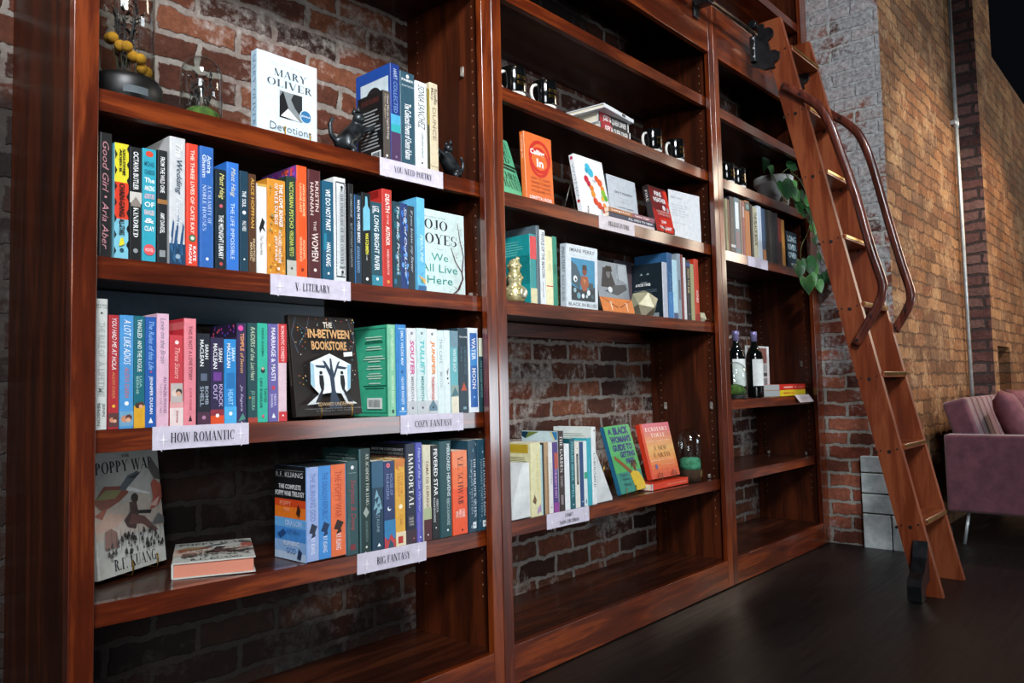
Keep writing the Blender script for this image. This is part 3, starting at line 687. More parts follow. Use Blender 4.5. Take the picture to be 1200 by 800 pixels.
# ---- poetry shelf
def back_art(S, Fr, Bk, c='#9aa0a2', bar=True, n=11, v0=.22, v1=.8, seed=3):
    Bk.lines(.12, v0, .9, v1, n, c, seed, .45)
    if bar: Bk.rect(.55, .03, .93, .14, '#dfe3e4'); [Bk.rect(.58+.03*k, .05, .58+.03*k+.012+.008*(k % 3), .12, '#202224') for k in range(11)]
def poetry_black(S, Fr, Bk):
    Bk.text('DO NOT BE AFRAID', .15, .86, .85, .93, '#6d3028'); back_art(S, Fr, Bk, '#8c8f90', True, 12, .2, .78)
    S.rect(0, 0, 1, 1, '#4c443e'); S.text('I Know Why the Caged Bird Sings', .5, .3, .85, .95, '#d8d4cc', 'd'); S.text('Maya Angelou', .15, .6, .45, .95, '#b8a890', 'd'); S.disc(.5, .06, .003, W)
def poetry_blue(S, Fr, Bk):
    Bk.rect(.14, .08, .94, .88, '#c3d2d8'); Bk.disc(.52, .66, .036, '#15171b', 24, 1.1); Bk.poly([(.3, .1), (.3, .6), (.75, .6), (.78, .1)], '#23262c')
    S.rect(0, 0, 1, .30, '#4a3354'); S.rect(0, .30, 1, .38, '#2f9fa2'); S.rect(0, .38, 1, .48, '#4aa0c4')
    S.text('HART', .3, .84, .7, .95, '#b8c8dc', 'd'); S.text('COLLECTED', .3, .5, .7, .82, '#7f9cc4', 'd'); S.disc(.5, .05, .003, '#8a7a94')
upright('S1', SPN, [
 (449, 457, 106.5, 'p', '#0d0f11', 'black paperback showing its text-filled back cover and barcode, beside the pushing cat bookend', poetry_black, dict(d=.105)),
 (458, 469, 75.5, 'h', '#15479b', 'tall blue hardback with portrait back cover and purple spine foot on the poetry shelf', poetry_blue, dict(d=.145, spine='#16337a')),
 (469.5, 486.5, 85.5, 'h', '#2c4d5c', 'slate-teal hardback with white lettering running down, under the poetry sign row', sp(('The Collected Poems of', .28, .66, W), ('Chester Kallman', .06, .27, W), ('h', 'FABER', .9, .925, W), ('h', 'EDITION', .84, .86, '#b9c6cc'), ('o', .5, .955, .005, W))),
 (487.5, 500.5, 96.5, 'p', '#dfe6e8', 'white paperback with black slanted capitals on the poetry shelf', sp(('i', 'SONIA SANCHEZ', .45, .96, '#16181a', .2, .8), ('i', 'collected poems', .12, .42, '#4d555a', .4, .7), ('o', .5, .06, .003, K_))),
 (501, 503.8, 104, 'p', '#3b3a22', 'very thin olive-black paperback squeezed between white and cream spines', sp(('r', .55, 1, '#8a7a2e'),)),
 (504.2, 513.5, 98, 'p', '#cdbfa2', 'cream paperback at the right end of the poetry row, beside the climbing cat', sp(('Mary', .8, .94, '#5a5046', .1, .45), ('Ruefle', .76, .94, '#5a5046', .5, .9), ('DUNCE', .35, .72, '#8a7b64'), ('r', .05, .055, '#6a5a48')))],
 G1, .12)
def devotions(S, Fr, Bk):
    g = '#4a5057'
    S.text('MARY OLIVER', .3, .08, .8, .95, '#6f9ab8', 'd', 'd')
    Fr.text('New York Times Bestseller', .22, .885, .86, .905, '#a9b4ba'); Fr.text('MARY', .27, .745, .82, .835, g, 'h', 'd'); Fr.text('OLIVER', .16, .62, .92, .71, g, 'h', 'd')
    Fr.rect(.36, .25, .74, .58, '#7f8688'); Fr.poly([(.36, .25), (.36, .5), (.42, .58), (.5, .4), (.6, .25)], '#141618'); Fr.poly([(.55, .5), (.6, .58), (.74, .58), (.74, .3), (.62, .4)], '#26292b'); Fr.poly([(.38, .27), (.5, .38), (.7, .25)], '#d8dde0')
    Fr.disc(.8, .335, .0165, '#d5e2ea'); Fr.disc(.8, .335, .0145, '#2f6f9e'); Fr.text('JENNA', .72, .32, .88, .35, W); 
    Fr.text('Devotions', .2, .08, .9, .175, '#6a7076', 'h', 's')
f = faceout('S1', (301, 153), (371.5, 169), (301, 56.5), .026, 'p', '#cfe0ea', 'white face-out poetry book with a small black and white photograph and blue badge', devotions, G1, yb=YS+.045, spine='#bcd6e6', lift=.0065)
easel(f, 'little brass wire stand propping the white face-out poetry book', None, (.42, .84))
# ---- literary shelf
def chain(S, Fr, Bk):
    S.rect(0, .66, 1, 1, '#d9cf2d'); S.rect(0, .34, 1, .66, '#d33a22'); S.rect(0, 0, 1, .34, '#79bcd0')
    for k in range(7): S.poly([(0, .02+.14*k), (.16, .06+.14*k), (0, .1+.14*k)], K_); S.poly([(1, .08+.14*k), (.84, .12+.14*k), (1, .16+.14*k)], K_)
    S.text('NANA KWAME', .52, .72, .75, .95, K_, 'd', bold=.02); S.text('ADJEI-B', .24, .75, .48, .95, K_, 'd', bold=.02); S.text('CHAIN-GANG', .3, .36, .7, .65, K_, 'd', bold=.03); S.text('ALL-STARS', .3, .2, .7, .34, K_, 'd', bold=.03)
    S.poly([(.3, .1), (.7, .12), (.6, .18), (.4, .17)], '#d9cf2d'); S.disc(.5, .07, .004, '#1e4a5a')
def clay(S, Fr, Bk):
    S.disc(.5, .955, .0075, '#d8452e', 20, .8)
    for k, (t, c) in enumerate((('MICHAEL', '#164a60'), ('CHABON', '#164a60'), ('The', W), ('AMAZING', W), ('ADVENTURES', '#e8b8c0'), ('OF', W), ('KAVALIER', '#e8c8c8'), ('&', W), ('CLAY', W))):
        S.text(t, .14, .84-.072*k, .86, .885-.072*k, c, 'h', bold=.02)
    S.disc(.5, .1, .011, '#d8565a', 20, 1); S.text('NOVEL', .22, .085, .78, .115, W)
def wedding(S, Fr, Bk):
    S.rect(0, 0, 1, .16, '#1c3d5c')
    for u, v, s in ((.1, .22, 1), (.4, .26, -1), (.7, .2, 1), (.25, .14, -1), (.6, .12, 1)):
        S.poly([(u, v), (u+.12, v+.13), (u+.2, v+.1), (u+.1, v-.06)], '#1e4a74'); S.poly([(max(.02, u-.06), max(.01, v-.1)), (u+.05, v-.02), (u+.14, max(.005, v-.14))], '#2d5d86')
    S.text('The', .35, .84, .75, .95, '#f4f6f8', 'd', shear=.3); S.text('Wedding', .3, .55, .75, .82, '#27405c', 'd', shear=.3); S.text('People', .3, .3, .75, .53, '#dfe6ec', 'd', shear=.3); S.disc(.5, .06, .005, '#8fa6b8')
    Bk.rect(0, 0, 1, 1, '#c6c8ca')
def kate(S, Fr, Bk):
    S.text('THE THREE LIVES OF CATE KAY', .34, .26, .66, .95, '#f2d8cc', 'd', bold=.02); S.disc(.5, .225, .0075, '#2f6a4e'); S.disc(.5, .225, .004, '#cfd4c4')
    S.text('KATE', .55, .04, .8, .16, W, 'd', bold=.02); S.text('FAGAN', .2, .02, .45, .17, W, 'd', bold=.02)
def lovesongs(S, Fr, Bk):
    rr = random.Random(4)
    for k in range(60): S.disc(.08+.84*rr.random(), .02+.96*rr.random(), .0018+.0014*rr.random(), rr.choice(['#c98a2e', '#b5701c', '#e8b85c', '#8f8a5a']), 7)
    S.text('THE LOVE SONGS', .55, .5, .75, .95, W, 'd', bold=.02); S.text('OF W.E.B. DU BOIS', .3, .52, .48, .95, W, 'd'); S.text('HONOREE FANONNE', .5, .12, .66, .46, W, 'd'); S.text('JEFFERS', .28, .14, .44, .4, W, 'd'); S.disc(.5, .06, .003, W)
def ornate(S, Fr, Bk):
    S.rect(.12, .04, .88, .96, '#34373a'); S.rect(.18, .055, .82, .945, '#d2d6d8')
    for k in range(26): S.disc(.15, .06+.034*k, .0009, W, 6); S.disc(.85, .06+.034*k, .0009, W, 6)
    S.rect(.3, .14, .7, .86, '#aab0b2'); S.text('THE UNDERSIDE OF THE COUNTRY', .38, .16, .62, .84, '#1c1e20', 'd', 'd'); S.disc(.5, .9, .004, '#26282a'); S.disc(.5, .09, .004, '#26282a')
def anita(S, Fr, Bk):
    Bk.rect(0, .86, 1, 1, '#7a4aa0'); rr = random.Random(2)
    for k in range(24): Bk.disc(.05+.9*rr.random(), .88+.1*rr.random(), .005, rr.choice(['#d8348a', '#b02f9a', '#e05a4a', '#9a5ac8']), 8)
    S.text('ANITA DE MONTE', .56, .55, .76, .84, '#f4c79a', 'd', bold=.02); S.text('LAUGHS LAST', .26, .58, .46, .84, '#f4c79a', 'd', bold=.02); S.text('XOCHITL', .56, .16, .76, .34, '#f4c79a', 'd', bold=.02); S.text('GONZALEZ', .26, .14, .46, .36, '#f4c79a', 'd', bold=.02); S.disc(.5, .07, .004, '#7a2a12')
def watch(S, Fr, Bk):
    S.poly([(.12, .58), (.12, .82), (.35, .86), (.38, .96), (.62, .96), (.66, .86), (.9, .82), (.9, .6)], '#6fb6cc'); S.rect(.3, .36, .72, .55, '#1c1f16'); S.text('WATCHMEN', .34, .33, .7, .56, '#d8d24a', 'd', bold=.03); S.disc(.5, .06, .004, W)
    S.text('S CARD', .4, .26, .55, .32, W, 'd')
def author(S, Fr, Bk):
    Bk.poly([(.3, .9), (.9, .92), (.9, .99), (.3, .99)], '#8a1d1a'); Bk.disc(.6, .955, .007, '#c05a48')
    S.text('DEATH', .3, .76, .72, .95, '#f0d8d0', 'd', bold=.03); S.text('OF THE', .4, .64, .62, .74, '#f0d8d0', 'd'); S.text('AUTHOR', .3, .42, .72, .62, '#f0d8d0', 'd', bold=.03); S.text('NNEDI OKORAFOR', .4, .12, .62, .38, '#f0d8d0', 'd'); S.disc(.5, .05, .004, '#e0a24a')
def swirl(c1, c2, t, seed=1, n=22):
    def g(S, Fr, Bk):
        rr = random.Random(seed)
        for k in range(n):
            u, v, r = rr.random()*.8+.1, rr.random()*.86+.07, .002+.003*rr.random(); S.disc(u, v, min(r, u*S.w, (1-u)*S.w), rr.choice([c1, c2]), 9, 1.7)
        S.text(t, .3, .15, .75, .95, '#dfe8ee', 'd', shear=.3)
    return g
def possible(S, Fr, Bk):
    S.text('Matt Haig', .25, .68, .7, .95, '#d8d2a8', 'd', shear=.3); S.text('THE LIFE IMPOSSIBLE', .3, .1, .6, .62, '#cfe0f4', 'd'); S.disc(.5, .5, .0012, '#102a5a')
LS = 'in the literary row'
upright('S2', SPN, [
 (116, 131.5, 155.5, 'h', '#161618', 'black hardback with pink script lettering, leftmost spine in the literary row', sp(('i', 'Good Girl', .52, .93, '#b98088', .25, .72), ('o', .5, .48, .0022, '#b98088'), ('i', 'Aria Aber', .06, .44, '#b98088', .25, .72))),
 (134, 150.5, 168, 'p', '#79bcd0', 'yellow, red and sky-blue banded spine with black zigzag edges '+LS, chain),
 (152, 166, 172.5, 'p', '#17191b', 'black paperback with a pale photo patch and bold white title, left of the turquoise spine', sp(('OCTAVIA BUTLER', .62, .96, W), ('r', .50, .60, '#c9c4be'), ('p', [(.1, .5), (.5, .56), (.9, .5), (.9, .47), (.1, .47)], '#8a8078'), ('d', 'KINDRED', .2, .46, W, .3, .72), ('o', .5, .08, .0045, '#8f9396'))),
 (166.8, 183, 174.5, 'p', '#2f9fb4', 'turquoise paperback with red ovals and stacked title lines '+LS, clay),
 (184.5, 196, 176, 'p', '#1d2023', 'slim black paperback with two small white capital lines, just left of the white-and-blue spine', sp(('FROM THE WILD ONE', .62, .94, W), ('r', .52, .56, '#9a6a3a'), ('AMY DANDEL', .26, .44, W), ('r', .05, .11, '#8b8f92', .2, .8))),
 (198.5, 217.5, 161, 'h', '#c6c8ca', 'broad pale grey hardback with navy brush strokes at its foot '+LS, wedding, dict(d=.16)),
 (218.5, 232.3, 168.5, 'h', '#d8402a', 'red-orange hardback with a green disc near its foot '+LS, kate),
 (234.3, 250.8, 172, 'h', '#2d62ac', 'royal blue hardback with pale serif lettering, right of the red-orange spine', sp(('Amira', .78, .93, '#d5e0ee', .5, .8), ('Ghenim', .74, .93, '#d5e0ee', .15, .45), ('d', 'A CALAMITY OF', .36, .68, '#c4d4ea', .55, .8), ('d', 'NOBLE HOUSES', .30, .68, '#c4d4ea', .18, .43), ('o', .5, .07, .003, W))),
 (252.5, 265.3, 198.5, 'p', '#15242c', 'short dark paperback with yellow script and a pink star, right of the royal blue hardback', sp(('i', 'Matt Haig', .7, .96, '#e8dc8a', .25, .8), ('o', .5, .63, .004, '#c05a6a'), ('THE MIDNIGHT LIBRARY', .1, .54, W), ('o', .5, .05, .004, '#b04a4a'))),
 (265.8, 280.3, 190.5, 'h', '#2f6fc4', 'bright blue hardback with pale yellow script, above the left end of the literary sign', possible),
 (281, 291, 200.5, 'p', '#17394c', 'narrow navy spine with a white moon disc '+LS, sp(('THE', .74, .8, W), ('SOUL', .64, .72, W), ('o', .5, .585, .0042, '#dfe6ea'), ('PAUL WEISS', .4, .5, W), ('o', .5, .12, .002, W))),
 (291.8, 300.3, 204, 'p', '#4d2f1c', 'narrow brown spine with gold lettering, right of the white-moon navy spine', sp(('ALICE HOFFMAN', .45, .96, '#d2a44c'), ('PRACTICAL', .1, .34, '#d8c49a', .5, .8), ('MAGIC', .12, .3, '#d8c49a', .15, .42))),
 (301.3, 312.8, 215.5, 'p', '#e2e2e0', 'short white paperback with a black bird on the spine '+LS, sp(('p', [(.2, .5), (.5, .62), (.8, .58), (.65, .52), (.9, .46), (.5, .5), (.3, .44)], K_), ('i', 'The Favorites', .2, .42, '#3c3e40', .3, .6), ('r', .97, 1, '#c9a04a'))),
 (313.3, 334.6, 210.5, 'p', '#d08a2c', 'wide orange-gold paperback with a dotted pattern '+LS, lovesongs),
 (336, 347, 207, 'p', '#223830', 'dark green spine with yellow-green capitals and a pale foot '+LS, sp(('VICTORIAN PSYCHO', .48, .95, '#c3c85a'), ('VIRGINIA FEITO', .2, .46, '#c3c85a'), ('r', 0, .16, '#b8b6aa'), ('o', .5, .08, .003, '#4a4a46'))),
 (347.8, 360.3, 194.5, 'h', '#e4531f', 'tall vivid orange hardback with a purple-pink back cover '+LS, anita, dict(d=.15)),
 (361.3, 376.3, 199.3, 'h', '#4e2226', 'maroon hardback with large pale capitals, right of the tall vivid orange one', sp(('KRISTIN', .62, .9, '#d8c4bc', .55, .82), ('HANNAH', .58, .88, '#d8c4bc', .15, .42), ('THE', .44, .53, '#d8c4bc', .4, .6), ('WOMEN', .16, .42, '#e4d4cc', .25, .75), ('o', .5, .08, .004, '#e4d4cc')), dict(dy=-.001)),
 (378, 391, 212.5, 'p', '#16536e', 'deep sea-blue paperback with white capitals, right of the maroon hardback', sp(('WE DO NOT PART', .5, .92, W), ('HAN KANG', .14, .38, W), ('o', .5, .07, .003, W), ('r', .3, .47, '#1f7a94', .1, .35))),
 (392, 405.8, 208.3, 'h', '#d4d8da', 'white hardback with an ornate black frame on its spine '+LS, ornate),
 (409, 414.5, 215.5, 'p', '#15181a', 'thin black spine standing alone right of the ornate white hardback', sp(('SOMEONE', .66, .9, '#8f9598'), ('BUT WITHOUT SALVATION', .16, .6, '#8f9598'))),
 (415.5, 423.7, 228.5, 'p', '#1b3448', 'slim midnight-blue paperback with white capitals, left of the cyan figure spine', sp(('WHEN WE WERE BIRDS', .46, .95, W, .4, .8), ('AYANNA BANWO', .12, .42, '#7fa0c0'), ('r', 0, 1, '#2d6fae', 0, .1))),
 (424.5, 434.8, 226, 'p', '#12161a', 'black spine with a cyan figure above yellow capitals '+LS, watch),
 (435.5, 447.8, 237, 'p', '#1d4a58', 'teal paperback with big white capitals, directly left of the red hardback', sp(('LIZ', .88, .95, W), ('MOORE', .86, .95, W, .1, .25), ('LONG BRIGHT RIVER', .18, .84, '#e6ecee', .25, .7), ('r', 0, .12, '#2d7f92'), ('o', .5, .08, .004, W))),
 (448.5, 460, 222, 'h', '#b8302a', 'red hardback with pale capitals and a dark red top '+LS, author, dict(d=.15)),
 (461, 469.5, 236.5, 'p', '#1b3b48', 'dark teal swirl-patterned spine, first right of the red hardback', swirl('#2f6f8a', '#14606a', 'The Body Progress', 5)),
 (470, 478, 238.5, 'p', '#22386e', 'blue spine with pale blue swirls, second right of the red hardback', swirl('#5f9ad2', '#3a6ab8', 'Sing of Our Love', 9)),
 (478.5, 486.3, 241.5, 'p', '#28323c', 'dark slate spine between the blue swirls and the pale blue hardback', sp(('i', 'If you knew my Sister', .2, .95, '#c4ccd2', .3, .72),))],
 G2, .135)
def paleblue(S, Fr, Bk):
    Bk.rect(.0, .0, 1, 1, '#5fb2dc')
    S.text('PERFUME', .35, .3, .7, .6, '#d6e8f0', 'd', shear=.3)
    rr = random.Random(8)
    for k in range(8): S.poly([(.1+.2*rr.random(), .1+.05*k), (.9, .16+.05*k), (.5, .13+.05*k)], '#2f7fb0')
    S.poly([(.05, .16), (.9, .06), (.9, .12)], '#d8a45a'); S.rect(0, .0, 1, .05, '#2d5f8e'); S.disc(.5, .1, .004, '#7aa05a')
upright('S2', SPN, [(489, 498.6, 232, 'h', '#63b4dc', 'pale sky-blue hardback leaning beside the white face-out cover on the literary shelf', paleblue, dict(d=.15))], G2)
def jojo(S, Fr, Bk):
    k = '#20262a'; t = '#1f8f86'; b = '#4a3436'
    Fr.text('the author of Still', .2, .905, .62, .925, '#6a8088'); Fr.text('JOJO', .1, .77, .66, .885, k, 'h', 'd'); Fr.text('MOYES', .0, .6, .84, .72, k, 'h', 'd'); Fr.text('a novel', .4, .535, .56, .55, '#8a9a9a')
    Fr.text('We', .33, .4, .66, .49, t, 'h'); Fr.text('All Live', .12, .265, .84, .36, t, 'h'); Fr.text('Here', .24, .125, .74, .22, t, 'h')
    def br(pts, w0, w1):
        n = len(pts)-1
        for i in range(n):
            (x0, y0), (x1, y1) = pts[i], pts[i+1]; a = 1.5*(w0+(w1-w0)*i/n); c = 1.5*(w0+(w1-w0)*(i+1)/n); Fr.poly([(x0-a, y0), (x0+a, y0), (x1+c, y1), (x1-c, y1)], b)
    br([(.7, 0), (.85, .08), (.95, .22), (.93, .3)], .014, .008); br([(.93, .3), (.8, .42), (.72, .58)], .009, .004); br([(.93, .28), (.97, .5), (.9, .7), (.86, .88)], .009, .003); br([(.85, .08), (.74, .12)], .006, .003)
    rr = random.Random(3)
    for i in range(46):
        s = rr.random(); base = rr.choice([((.93, .3), (.72, .58)), ((.97, .5), (.86, .88)), ((.7, 0), (.95, .22))])
        u = base[0][0]+(base[1][0]-base[0][0])*s+(rr.random()-.5)*.14; v = base[0][1]+(base[1][1]-base[0][1])*s+(rr.random()-.5)*.06
        if .66 < u < .985 and v > .01: Fr.disc(u, v, .0013, rr.choice(['#7a4a4e', '#5a3a3c', '#a0686a']), 6)
faceout('S2', (485.7, 346), (545.5, 350), (483.5, 241), .028, 'h', '#c9dcd8', 'pale green-white face-out cover with teal title and bare branch, right end of literary shelf', jojo, G2, yb=YS+.05)
# ---- romance shelf
def photo_pair(S, v0, v1, c1='#c98a6a', c2='#5a3428', bg=None):
    if bg: S.rect(0, v0-.02, 1, v1+.02, bg)
    m = (v0+v1)/2; S.disc(.36, m, S.w*.26, c1, 14); S.disc(.66, m+.01, S.w*.24, c2, 14); S.disc(.62, m-.01, S.w*.18, '#d8a488', 12)
def rom(base, *ops): return sp(*ops)
def pic(v0, v1, **k): return (lambda S, Fr, Bk: photo_pair(S, v0, v1, **k),)
RS = 'in the romance row'
def temple(S, Fr, Bk):
    Bk.rect(0, .86, 1, 1, '#221a34'); rr = random.Random(1)
    for k in range(16): Bk.disc(rr.random()*.9+.05, .88+.1*rr.random(), .003, rr.choice(['#b03a8a', '#6a3aa8', '#2f4a9a', '#d85a6a']), 7)
    S.disc(.4, .95, .006, '#d84a9a'); S.text('TEMPLE', .35, .72, .75, .9, '#e8a06a', 'd', bold=.02); S.text('of Swoon', .35, .5, .75, .7, '#e8b46a', 'd', shear=.3); S.text('Jo Segura', .3, .12, .65, .38, '#c8c0dc', 'd', shear=.3); S.poly([(.1, .02), (.6, .1), (.9, .04)], '#4a8a7a')
upright('S3', SPN, [
 (110.8, 126.3, 349.8, 'h', '#c9cdc9', 'tall grey-white hardback with faint grey titling, leftmost spine in the romance row', sp(('h', 'MORE', .945, .957, '#6a6e6c'), ('h', 'OF US', .925, .937, '#6a6e6c'), ('o', .5, .89, .002, '#3a3c3c'), ('THE RULE OF', .55, .82, '#a4a9a6', .25, .75), ('A LIFETIME', .25, .52, '#a4a9a6', .25, .75), ('JENN', .1, .2, '#6a6e6c', .55, .8), ('BENSON', .03, .2, '#6a6e6c', .2, .45))),
 (127.3, 139.3, 368.8, 'p', '#a82a32', 'dark red paperback with white hand lettering, second spine '+RS, sp(('i', 'YOU HAD ME AT HOLA', .52, .97, W, .3, .75), ('i', 'ALEXIS DARIA', .27, .5, '#d8905a', .35, .65), ('o', .5, .2, .003, '#e8b03a'), pic(.04, .12, bg='#5a3a3a'))),
 (140.3, 156.5, 369, 'p', '#4a92cc', 'sky-blue paperback with slanted white title and couple picture, right of the dark red one', sp(('i', 'A LOT LIKE ADIOS', .56, .96, W, .28, .78), ('i', 'ALEXIS DARIA', .27, .54, '#c86a5a', .35, .68), ('o', .5, .22, .004, W), pic(.04, .13, bg='#6fa0c0'))),
 (157, 169.8, 370, 'p', '#146472', 'dark teal paperback with a mustard picture foot, right of the sky-blue couple one', sp(('TANGLED', .8, .97, '#d8e4e0', .3, .7), ('AND THE ROGUE', .5, .78, '#d8e4e0', .3, .7), ('LISA', .36, .46, '#9ac4bc', .5, .72), ('BERNE', .3, .46, '#9ac4bc', .2, .42), ('r', 0, .2, '#d8a028'), pic(.17, .23, c1='#4a3428'))),
 (170.3, 183.2, 371.2, 'p', '#1f56a4', 'cobalt blue paperback with white capitals low on its spine, left of the lilac one', sp(('i', 'The Rules of this Life', .52, .96, '#9ac0ea', .3, .75), ('JENNIFER DUGAN', .12, .46, W, .32, .68), ('p', [(.3, .04), (.5, .09), (.7, .04)], W), ('o', .5, .5, .002, '#c04a6a'))),
 (183.8, 198, 367.3, 'p', '#dcb2c6', 'tall lilac-pink paperback with thin dark lettering, right of the cobalt blue one', sp(('i', 'Love on the Brain', .56, .96, '#7a6a86', .3, .7), ('ALI HAZELWOOD', .12, .44, '#6a3a6a', .55, .8), ('THE NEW YORK TIMES', .12, .38, '#a88aa0', .25, .4))),
 (199, 214.8, 392.5, 'p', '#c23b44', 'short red-and-white paperback with an embracing couple photo '+RS, sp(('r', 0, .2, '#e4d2d0'), ('r', .2, .27, '#dca0a0'), ('o', .5, .92, .004, '#f0d8d4'), ('i', 'Three Sisters', .52, .86, '#f0b8b4', .35, .72), (lambda S, Fr, Bk: S.rect(.05, .26, .95, .47, '#b8b0ac'),), (lambda S, Fr, Bk: photo_pair(S, .29, .44, c1='#d8c8bc', c2='#3c3634'),), ('i', 'Joanna', .04, .18, '#b04a4a', .4, .65))),
 (215.6, 230.4, 373, 'h', '#e08490', 'tall salmon-pink hardback with a red back cover '+RS, sp(('THIS IS NOT A LOVE STORY', .42, .93, '#6a2430', .35, .65), ('JULIE CANE', .14, .35, '#b04a58', .38, .62), ('p', [(.35, .04), (.5, .1), (.65, .04)], '#3a1418'), (lambda S, Fr, Bk: (Bk.rect(0, 0, 1, 1, '#c4323e'), Bk.rect(0, .9, 1, .97, '#d86a6e')),)), dict(d=.14)),
 (231.3, 246, 390.5, 'p', '#1b1f2a', 'black paperback with stacked white author name, right of the salmon-pink hardback', sp(('SARAH', .72, .88, W, .6, .88), ('MACLEAN', .64, .93, W, .2, .5), ('BOMB', .22, .42, '#9aa6b4', .6, .88), ('SHELL', .2, .42, '#9aa6b4', .2, .5), ('r', 0, .14, '#4a2a40'), ('o', .5, .08, .004, '#b07a9a'), ('r', .48, .56, '#5a6478', .25, .75))),
 (246.6, 262.4, 395.5, 'p', '#2a2244', 'black-purple paperback with a fiery orange foot, left of the bright blue one', sp(('SARAH', .72, .88, W, .6, .88), ('MACLEAN', .64, .93, W, .2, .5), ('KNOCK', .2, .46, '#c8b4dc', .62, .9), ('OUT', .28, .46, '#c8b4dc', .2, .5), ('r', 0, .1, '#d84a1c'), ('r', .1, .17, '#8a2a3a'), ('o', .5, .1, .004, W), ('r', .5, .6, '#6a3a8a', .2, .8), (lambda S, Fr, Bk: Bk.rect(0, .9, 1, 1, '#17152a'),))),
 (263, 277, 397.3, 'p', '#2a86c8', 'bright water-blue paperback with stacked white author name '+RS, sp(('SARAH', .74, .9, '#dff0fa', .6, .88), ('MACLEAN', .66, .95, W, .2, .5), ('r', .42, .6, '#1f6fae', .15, .85), ('HEART', .22, .4, '#9ad0f0', .3, .7), ('r', 0, .2, '#4aa8dc'), ('o', .5, .12, .004, W))),
 (277.7, 288.6, 378.5, 'p', '#33264e', 'deep purple paperback with orange title and jewelled top '+RS, temple),
 (290.3, 301.6, 378.2, 'p', '#1b4448', 'dark green-teal paperback with pale script, right of the deep purple one', sp(('i', 'RAIDERS of the', .62, .96, '#c4d0b0', .3, .75), ('i', 'Lost Heart', .42, .6, '#c4d0b0', .3, .75), ('JO SEGURA', .12, .32, '#7ab09a'), ('o', .2, .25, .0022, '#d87a2a'), ('r', 0, .05, '#a03a2e'))),
 (302, 313.9, 378.6, 'p', '#2fae94', 'turquoise-green paperback with a dark oval mid-spine '+RS, sp(('NISHA SHARMA', .66, .95, '#0f5a4c', .38, .62), ('o', .5, .52, .0055, '#1f3038'), ('o', .5, .54, .003, '#c8a08a'), ('TASTES', .2, .34, '#14403c', .6, .85), ('LIKE SHAKKAR', .14, .44, '#14403c', .2, .45), ('o', .5, .06, .003, '#d84a6a'))),
 (314.5, 325.9, 379.3, 'p', '#615a9a', 'violet-grey paperback with white capitals, second from the right end '+RS, sp(('MARRIAGE & MASTI', .42, .96, '#f0ecf4', .3, .72), ('o', .5, .345, .0045, '#b8364a'), ('NISHA', .16, .28, '#c8c0e0', .55, .8), ('SHARMA', .14, .28, '#c8c0e0', .2, .45), ('p', [(.3, .04), (.5, .09), (.7, .04)], W))),
 (326.5, 336, 379.6, 'p', '#d8bcc6', 'pale pink paperback with red bands at top and foot, last spine '+RS, sp(('r', .6, 1, '#c42f36'), ('r', 0, .1, '#c42f36'), ('ROMANTIC COMEDY', .61, .98, '#f0c8c4', .3, .7), ('o', .5, .06, .002, W)))],
 G3, .115)
